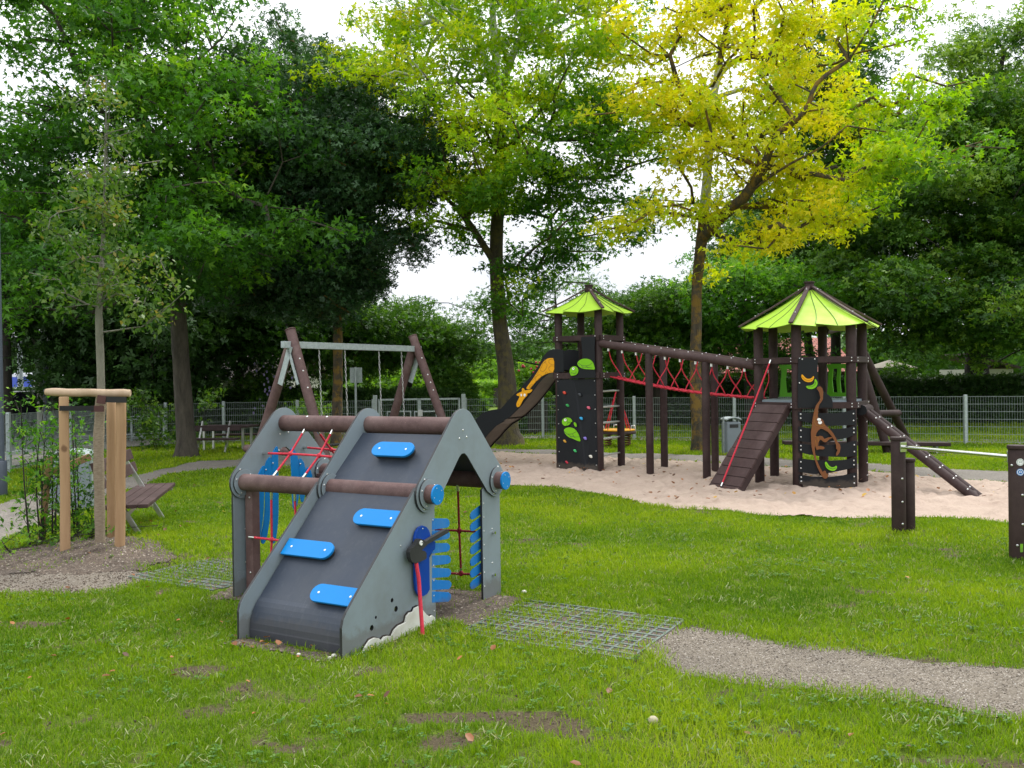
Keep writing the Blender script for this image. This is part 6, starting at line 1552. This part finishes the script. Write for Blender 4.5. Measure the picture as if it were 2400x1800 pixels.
simple('apple_tree', 'open leafy tree behind the lime roof of the square tower', 1330, 29, [ell(1330, 720, 29, 110, 60, 1.4), ell(1250, 780, 29, 80, 55, 1.2), ell(1180, 760, 29, 50, 50, .8), ell(1400, 800, 29, 90, 60, 1.2)], 105, 60, .48, .13, M['leaffar'])
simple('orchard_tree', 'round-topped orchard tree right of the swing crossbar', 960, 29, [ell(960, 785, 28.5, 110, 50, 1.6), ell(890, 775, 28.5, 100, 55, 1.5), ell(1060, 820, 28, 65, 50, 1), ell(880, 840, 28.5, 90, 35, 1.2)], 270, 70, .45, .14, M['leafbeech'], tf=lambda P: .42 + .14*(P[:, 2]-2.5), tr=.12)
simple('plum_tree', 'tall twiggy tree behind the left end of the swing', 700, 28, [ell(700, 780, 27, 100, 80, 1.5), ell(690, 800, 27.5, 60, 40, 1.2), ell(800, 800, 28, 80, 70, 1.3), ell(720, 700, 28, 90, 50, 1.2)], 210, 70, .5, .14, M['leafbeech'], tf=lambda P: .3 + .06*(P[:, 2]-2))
# dark belt at the left behind everything
LB_ = [('beech_tree', 'very dark beech filling the gap left of the maple trunk', 330, 27, [ell(330, 700, 26, 150, 150, 2.2), ell(240, 800, 26, 150, 110, 2), ell(420, 820, 26, 110, 90, 1.8), ell(300, 900, 26, 150, 40, 1.5), ell(300, 560, 27, 180, 100, 2)]),
       ('beech_tree', 'very dark beech behind the young staked tree', 130, 28, [ell(130, 620, 27, 160, 160, 2.4), ell(60, 660, 27, 110, 70, 1.8), ell(160, 780, 27, 100, 80, 1.8), ell(0, 560, 27, 120, 120, 2)]),
       ('beech_tree', 'very dark beech between the maple trunk and the swing leg', 560, 29, [ell(560, 640, 28, 150, 150, 2.4), ell(510, 750, 28, 100, 50, 1.8), ell(610, 710, 28, 100, 60, 1.8), ell(700, 600, 28, 120, 110, 2)])]
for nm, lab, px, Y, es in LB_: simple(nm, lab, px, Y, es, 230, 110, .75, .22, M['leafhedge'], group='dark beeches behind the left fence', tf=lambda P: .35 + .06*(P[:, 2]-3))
for px0, pts, lab in ((108, [(108, 1000, 27), (104, 900, 27), (96, 840, 27), (80, 780, 27), (60, 700, 27)], 'pale forked trunk standing over the road at the left'), (12, [(14, 1000, 24), (12, 900, 24), (10, 800, 24), (4, 640, 24)], 'dark trunk beside the slate lamp post')):
    P = tp(pts); P[0] = (P[0][0], P[0][1], -.1); nn_ = len(P)
    tree('roadside_tree', lab, 'tree', P, [.24, .2, .17, .13, .08][:nn_] if px0 == 108 else [.2, .17, .15, .08], [ell(pts[-1][0], pts[-1][1]-60, pts[-1][2], 120, 100, 1.6)], 70, 90, .7, .2, M['leafhedge'], M['barkpale'] if px0 == 108 else M['barkdark'], SPRAY, first=nn_-2, group='trees along the road')
# --- sapling in the stakes
SB = G(235, 1274, .10)
pts = [(SB.x, SB.y, -.05), (SB.x, SB.y, .5), (SB.x, SB.y, 1.05)] + tp([(237, 930, 8.42), (233, 780, 8.42), (232, 720, 8.42), (240, 600, 8.42), (244, 480, 8.42), (247, 330, 8.42), (250, 180, 8.42)])
sp_ = tree('sapling', 'slender young tree with wrapped trunk and thin olive leaves in front of the maple', 'young tree', pts, [.042, .040, .038, .036, .034, .031, .022, .014, .009, .004],
     [ell(250, 600, 8.4, 100, 130, .45), ell(200, 480, 8.4, 70, 110, .4), ell(290, 420, 8.4, 60, 120, .4), ell(240, 290, 8.4, 45, 110, .3), ell(248, 200, 8.4, 22, 60, .15), ell(180, 650, 8.4, 70, 60, .4), ell(300, 680, 8.4, 70, 70, .4), ell(330, 740, 8.4, 40, 35, .3)],
     150, 24, .14, .055, M['leafolive'], M['barkpale'], OVAL, first=4, up=.3, spread=.25, tip=.0035, hollow=.1, twig=True, droop=.5, bough=3, bsize=.12)
c = MB(); c.tube([Vector(p) - Vector((SB.x, SB.y, 0)) for p in spline([pts[0], pts[1], pts[2], pts[3]], 5)], [.047 + .003*math.sin(i*1.9) for i in range(16)], 16); wr = c.build('hessian_wrap', M['hessian'], sp_)
# --- leafy shrub stems beside the stakes
def shrub(label, px, py, stems, h, n, per, ls, mat, crad=.16, wid=.25, group=None, cat='shrub', Y=None, name='shrub'):
    q = G(px, py) if Y is None else AT(px, 900, Y); r = empty(name, (q.x, q.y, 0)); tag(r, label, cat, group); Ps = []; b = MB()
    for s in range(stems):
        dx, dy = random.gauss(0, wid*.6), random.gauss(0, wid*.5); top = Vector((dx*1.5, dy*1.4, h*random.uniform(.75, 1.05))); base = Vector((dx*.6, dy*.6, -.03))
        pts = spline([base, base.lerp(top, .5) + Vector((random.gauss(0, .03), random.gauss(0, .03), 0)), top], 4); b.tube(pts, [.011*(1-.8*i/(len(pts)-1)) for i in range(len(pts))], 6)
        for k in range(n//stems):
            t = random.uniform(.12, 1); P = base.lerp(top, t) + Vector((random.gauss(0, wid*.45), random.gauss(0, wid*.45), random.gauss(0, .05))); b.tube([base.lerp(top, max(0, t-.08)), P], .003, 4, caps=False); Ps.append(P)
    b.build('stem', M['barkdark'], r); Pn = np.array([tuple(p) for p in Ps]); idx = np.repeat(np.arange(len(Pn)), per); K = len(idx)
    P = Pn[idx] + rng.standard_normal((K, 3))*crad*.55*np.array([1, 1, .7]); P[:, 2] = np.maximum(P[:, 2], .03)
    V, Q, A = leaves(P, ls, np.clip(.5 + rng.standard_normal(K)*.2 + .15*rng.standard_normal(len(Pn))[idx], 0, 1), LOBED, .5, .3); big_mesh('foliage', V, Q, mat, r, {'tint': A}); return r
G1 = 'leafy shrubs beside the tree stakes'
shrub('leafy upright shrub on dark stems left of the first stake', 84, 1285, 3, 1.5, 36, 14, .05, M['leafmaple'], wid=.15, group=G1)
shrub('leafy shrub between the leaning stake and the first stake', 118, 1280, 3, 1.3, 34, 13, .05, M['leafmaple'], wid=.14, group=G1)
shrub('leafy shrub growing behind the crossbeam, left of the wrapped trunk', 192, 1268, 4, 1.5, 46, 14, .05, M['leafmaple'], wid=.17, group=G1)
shrub('low weeds in the soil left of the stakes', 60, 1290, 5, .22, 40, 10, .045, M['leafbright'], wid=.5, crad=.1, cat='weeds', name='weeds')
shrub('low leafy weeds at the foot of the wrapped trunk', 200, 1275, 4, .22, 30, 8, .045, M['leafbright'], wid=.35, crad=.1, cat='weeds', name='weeds')
shrub('climbing ivy bush on the fence post right of the bicycle rack', 396, 1052, 4, 1.5, 50, 22, .10, M['leafbeech'], wid=.5, crad=.25, name='bush', cat='bush')
shrub('lilac bush with pale violet flowers by the bungalow', 650, 900, 5, 2.5, 120, 26, .13, M['leafbeech'], wid=.8, crad=.4, Y=27, name='bush', cat='bush')
shrub('yellow-green climber on the fence beside the dark tree trunk', 735, 900, 4, 1.15, 60, 22, .10, M['leafbright'], wid=.5, crad=.25, Y=24.4, name='bush', cat='bush')
shrub('bushy green clump near the fence, right of the hessian sapling', 385, 900, 5, 1.8, 90, 22, .11, M['leafbeech'], wid=.6, crad=.3, Y=25.5, name='bush', cat='bush')
# --- hedges
def hedge(name, label, pts, h, thick, mat, n, ls, group=None, cat='hedge'):
    r = empty(name, (0, 0, 0)); tag(r, label, cat, group); b = MB(); Vs, Qs, As = [], [], []; o_ = 0
    for i in range(len(pts)-1):
        a, c_ = Vector((*pts[i], 0)), Vector((*pts[i+1], 0)); b.bar(a + Vector((0, 0, h/2-.05)), c_ + Vector((0, 0, h/2-.05)), thick*.7, h-.25)
    b.build('core', M['barkdark'], r)
    seg = [(Vector(pts[i]), Vector(pts[i+1])) for i in range(len(pts)-1)]; Ls = np.array([(b_-a).length for a, b_ in seg]); k = rng.choice(len(seg), n, p=Ls/Ls.sum())
    t = rng.random(n); A0 = np.array([tuple(s[0]) for s in seg])[k]; B0 = np.array([tuple(s[1]) for s in seg])[k]; D = B0-A0; Ln = np.linalg.norm(D, axis=1)[:, None]; Nn = np.stack([-D[:, 1], D[:, 0]], -1)/Ln
    side = rng.random(n); top = side < .3
    off = np.where(top, rng.uniform(-.5, .5, n), np.where(side < .85, -.5, .5)*np.sign(Nn[:, 1]))*thick
    z = np.where(top, h, rng.uniform(.03, h, n))
    XY = A0 + D*t[:, None]; bum = (vnoise(XY[:, 0], XY[:, 1]+z*.7, 1.4, 61, 3)-.5)*.22
    XY = XY + Nn*(off + np.where(top, 0, bum))[:, None]; z = z + np.where(top, bum, 0) + rng.normal(0, .03, n)
    P = np.stack([XY[:, 0], XY[:, 1], z], -1) + rng.normal(0, .04, (n, 3))
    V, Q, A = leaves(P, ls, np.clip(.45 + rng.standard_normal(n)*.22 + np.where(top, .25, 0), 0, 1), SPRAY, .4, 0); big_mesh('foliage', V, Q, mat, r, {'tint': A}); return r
def X(px, Y): p = AT(px, 900, Y); return (p.x, p.y)
hedge('hedge', 'long clipped dark hedge behind the right fence', [X(1230, 29.5), X(1600, 29), X(2000, 28.5), X(2700, 27.5)], 1.42, .9, M['leafhedge'], 42000, .13)
hedge('hedge', 'dark clipped hedge behind the gate and left fence', [X(380, 28.5), X(600, 27.5), X(1085, 27.5)], 1.22, .8, M['leafhedge'], 26000, .13)
hedge('hedge', 'pale green clipped hedge lining the far garden path', [X(1112, 52), X(1170, 50)], 1.25, 1.2, M['leafbright'], 6000, .2)
hedge('hedge', 'green hedge along the path right of the big flared trunk', [X(1210, 30), X(1235, 27), X(1260, 25.4)], 1.1, .8, M['leafbeech'], 9000, .13)
hedge('hedge', 'dark low hedge beside the road at the left', [X(20, 30), X(200, 30), X(330, 29)], 1.35, .9, M['leafhedge'], 16000, .14)
def bushball(label, px, Y, rx, h, mat, n, ls, name='bush'):
    q = AT(px, 900, Y); r = empty(name, (q.x, q.y, 0)); tag(r, label, 'bush'); c = MB(); c.ball((0, 0, h*.45), 1, n=12, sc=(rx*.75, rx*.75, h*.42)); c.build('core', M['barkdark'], r)
    d = rng.standard_normal((n, 3)); d /= np.linalg.norm(d, axis=1)[:, None]; rr = rng.uniform(.85, 1.06, n)[:, None]; P = d*rr*np.array([rx, rx, h*.52]) + np.array([0, 0, h*.5]); P += rng.normal(0, .05, (n, 3)); P = P[P[:, 2] > .02]
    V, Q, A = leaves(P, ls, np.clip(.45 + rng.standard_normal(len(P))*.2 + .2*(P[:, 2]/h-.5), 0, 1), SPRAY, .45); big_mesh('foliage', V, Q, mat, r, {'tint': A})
bushball('round dark topiary bush right of the swing', 1058, 28, .75, 1.9, M['leafbeech'], 9000, .12)
bushball('smaller light green round bush beside the gate post', 1098, 30, .55, 1.2, M['leafbright'], 5000, .12)
bushball('bright rounded shrub far beyond the gate', 1140, 56, 1.8, 2.6, M['leafbright'], 6000, .25)
bushball('flowering green shrub right of the flared trunk', 1255, 33, 1.1, 2.1, M['leafbright'], 8000, .16)
bushball('yellow-green garden shrub under the orchard tree', 930, 34, 2.0, 1.9, M['leafbright'], 9000, .2)
bushball('dull green shrub in front of the low bungalow', 480, 30, 1.2, 1.2, M['leafbeech'], 6000, .16)
bushball('grey-green shrub beside the beige parasol', 2105, 30, .7, 1.75, M['leaffar'], 5000, .15)
# far wood along the horizon
n = 26000; ang = rng.uniform(-.75, .75, n); Rr = rng.uniform(74, 92, n); hh = 3.2 + 3.2*vnoise(ang*30, ang*0, 1.0, 71, 3) ; zz = rng.random(n)**.8*hh
P = np.stack([Rr*np.sin(ang), Rr*np.cos(ang), zz], -1); P = P[(np.abs(ang) > 0)]
V, Q, A = leaves(P, 1.0, np.clip(.4 + rng.standard_normal(len(P))*.18 + .3*(zz/hh-.5), 0, 1), SPRAY, .4); o = big_mesh('far_wood', V, Q, M['leaffar'], None, {'tint': A}); tag(o, 'low green wood along the horizon beyond the gardens', 'wood', kind='stuff')
# red flowers near the slide trunk, seen as small dots
b = MB(); 
for k in range(14): p = AT(1245+random.gauss(0, 16), 858+random.gauss(0, 9), 32); b.ball(p, .045, n=6)
M['flower'] = mottled('red_petals', (.5, .02, .06), (.7, .05, .12), rough=.7, bs_=0); tag(b.build('rose_blooms', M['flower']), 'red roses blooming on the shrub right of the flared trunk', 'flowers', kind='stuff')
b = MB()
for k in range(30): p = AT(640+random.gauss(0, 28), 905+random.gauss(0, 40), 26.2); b.ball(p, .035, n=6, sc=(1, 1, 1.4))
M['lilac'] = mottled('violet_petals', (.3, .24, .5), (.42, .36, .62), rough=.7, bs_=0); tag(b.build('lilac_blooms', M['lilac']), 'pale violet blossoms on the bush by the bungalow', 'flowers', kind='stuff')
# ============================================================ light, sky, camera
SUN_EL, SUN_AZ = math.radians(56), math.radians(35)
w = bpy.data.worlds.new('World'); scene.world = w; w.use_nodes = True; nt = w.node_tree; nt.nodes.clear()
out = N(nt, 'ShaderNodeOutputWorld'); bg = N(nt, 'ShaderNodeBackground'); nt.links.new(bg.outputs[0], out.inputs[0])
sky = N(nt, 'ShaderNodeTexSky'); sky.sky_type = 'NISHITA'; sky.sun_disc = False; sky.sun_elevation = SUN_EL; sky.sun_rotation = SUN_AZ; sky.air_density = 1.0; sky.dust_density = 2.0
tc = N(nt, 'ShaderNodeTexCoord'); mp = N(nt, 'ShaderNodeMapping'); mp.inputs['Scale'].default_value = (1, 1, 2.6); nt.links.new(tc.outputs['Generated'], mp.inputs[0])
n1 = N(nt, 'ShaderNodeTexNoise'); n1.inputs['Scale'].default_value = 2.4; n1.inputs['Detail'].default_value = 7; n1.inputs['Roughness'].default_value = .55; nt.links.new(mp.outputs[0], n1.inputs['Vector'])
cl_ = ramp(nt, n1.outputs[0], [(.3, (10.5, 11.2, 12.2)), (.5, (13.2, 13.6, 14.1)), (.68, (15.5, 15.5, 15.5))])
sz_ = N(nt, 'ShaderNodeSeparateXYZ'); nt.links.new(tc.outputs['Generated'], sz_.inputs[0])
cl_ = mix(nt, 1.0, cl_, ramp(nt, sz_.outputs[2], [(0, (.45, .45, .46)), (.15, (.53, .53, .535)), (.38, (.74, .74, .74)), (.75, (1, 1, 1))]), 'MULTIPLY')
cov = ramp(nt, n1.outputs[0], [(.15, (.9, .9, .9)), (.4, (1, 1, 1))])
nt.links.new(mix(nt, cov, sky.outputs[0], cl_), bg.inputs['Color']); bg.inputs['Strength'].default_value = .085
L = bpy.data.lights.new('sun', 'SUN'); L.energy = 1.5; L.angle = math.radians(9.0); L.color = (1, .97, .92); so_ = bpy.data.objects.new('sun', L); COL.objects.link(so_)
# sun_rotation turns clockwise from +Y
sd_ = Vector((math.sin(SUN_AZ)*math.cos(SUN_EL), math.cos(SUN_AZ)*math.cos(SUN_EL), math.sin(SUN_EL))); so_.rotation_euler = sd_.to_track_quat('Z', 'Y').to_euler(); so_.location = (0, 0, 20)
cam = bpy.data.cameras.new('camera'); co = bpy.data.objects.new('camera', cam); COL.objects.link(co); scene.camera = co
cam.sensor_width = 36; cam.lens = 36*FOC/2400; cam.clip_end = 1500; cam.clip_start = .05
co.matrix_world = Matrix.Translation((0, 0, EYE)) @ Matrix.Rotation(PI/2+PITCH, 4, 'X') @ Matrix.Rotation(-ROLL, 4, 'Z')
scene.view_settings.view_transform = 'Standard'; scene.view_settings.look = 'None'; scene.view_settings.exposure = 1.0; scene.view_settings.gamma = 1
scene.cycles.max_bounces = 7; scene.cycles.transparent_max_bounces = 6; scene.cycles.diffuse_bounces = 4
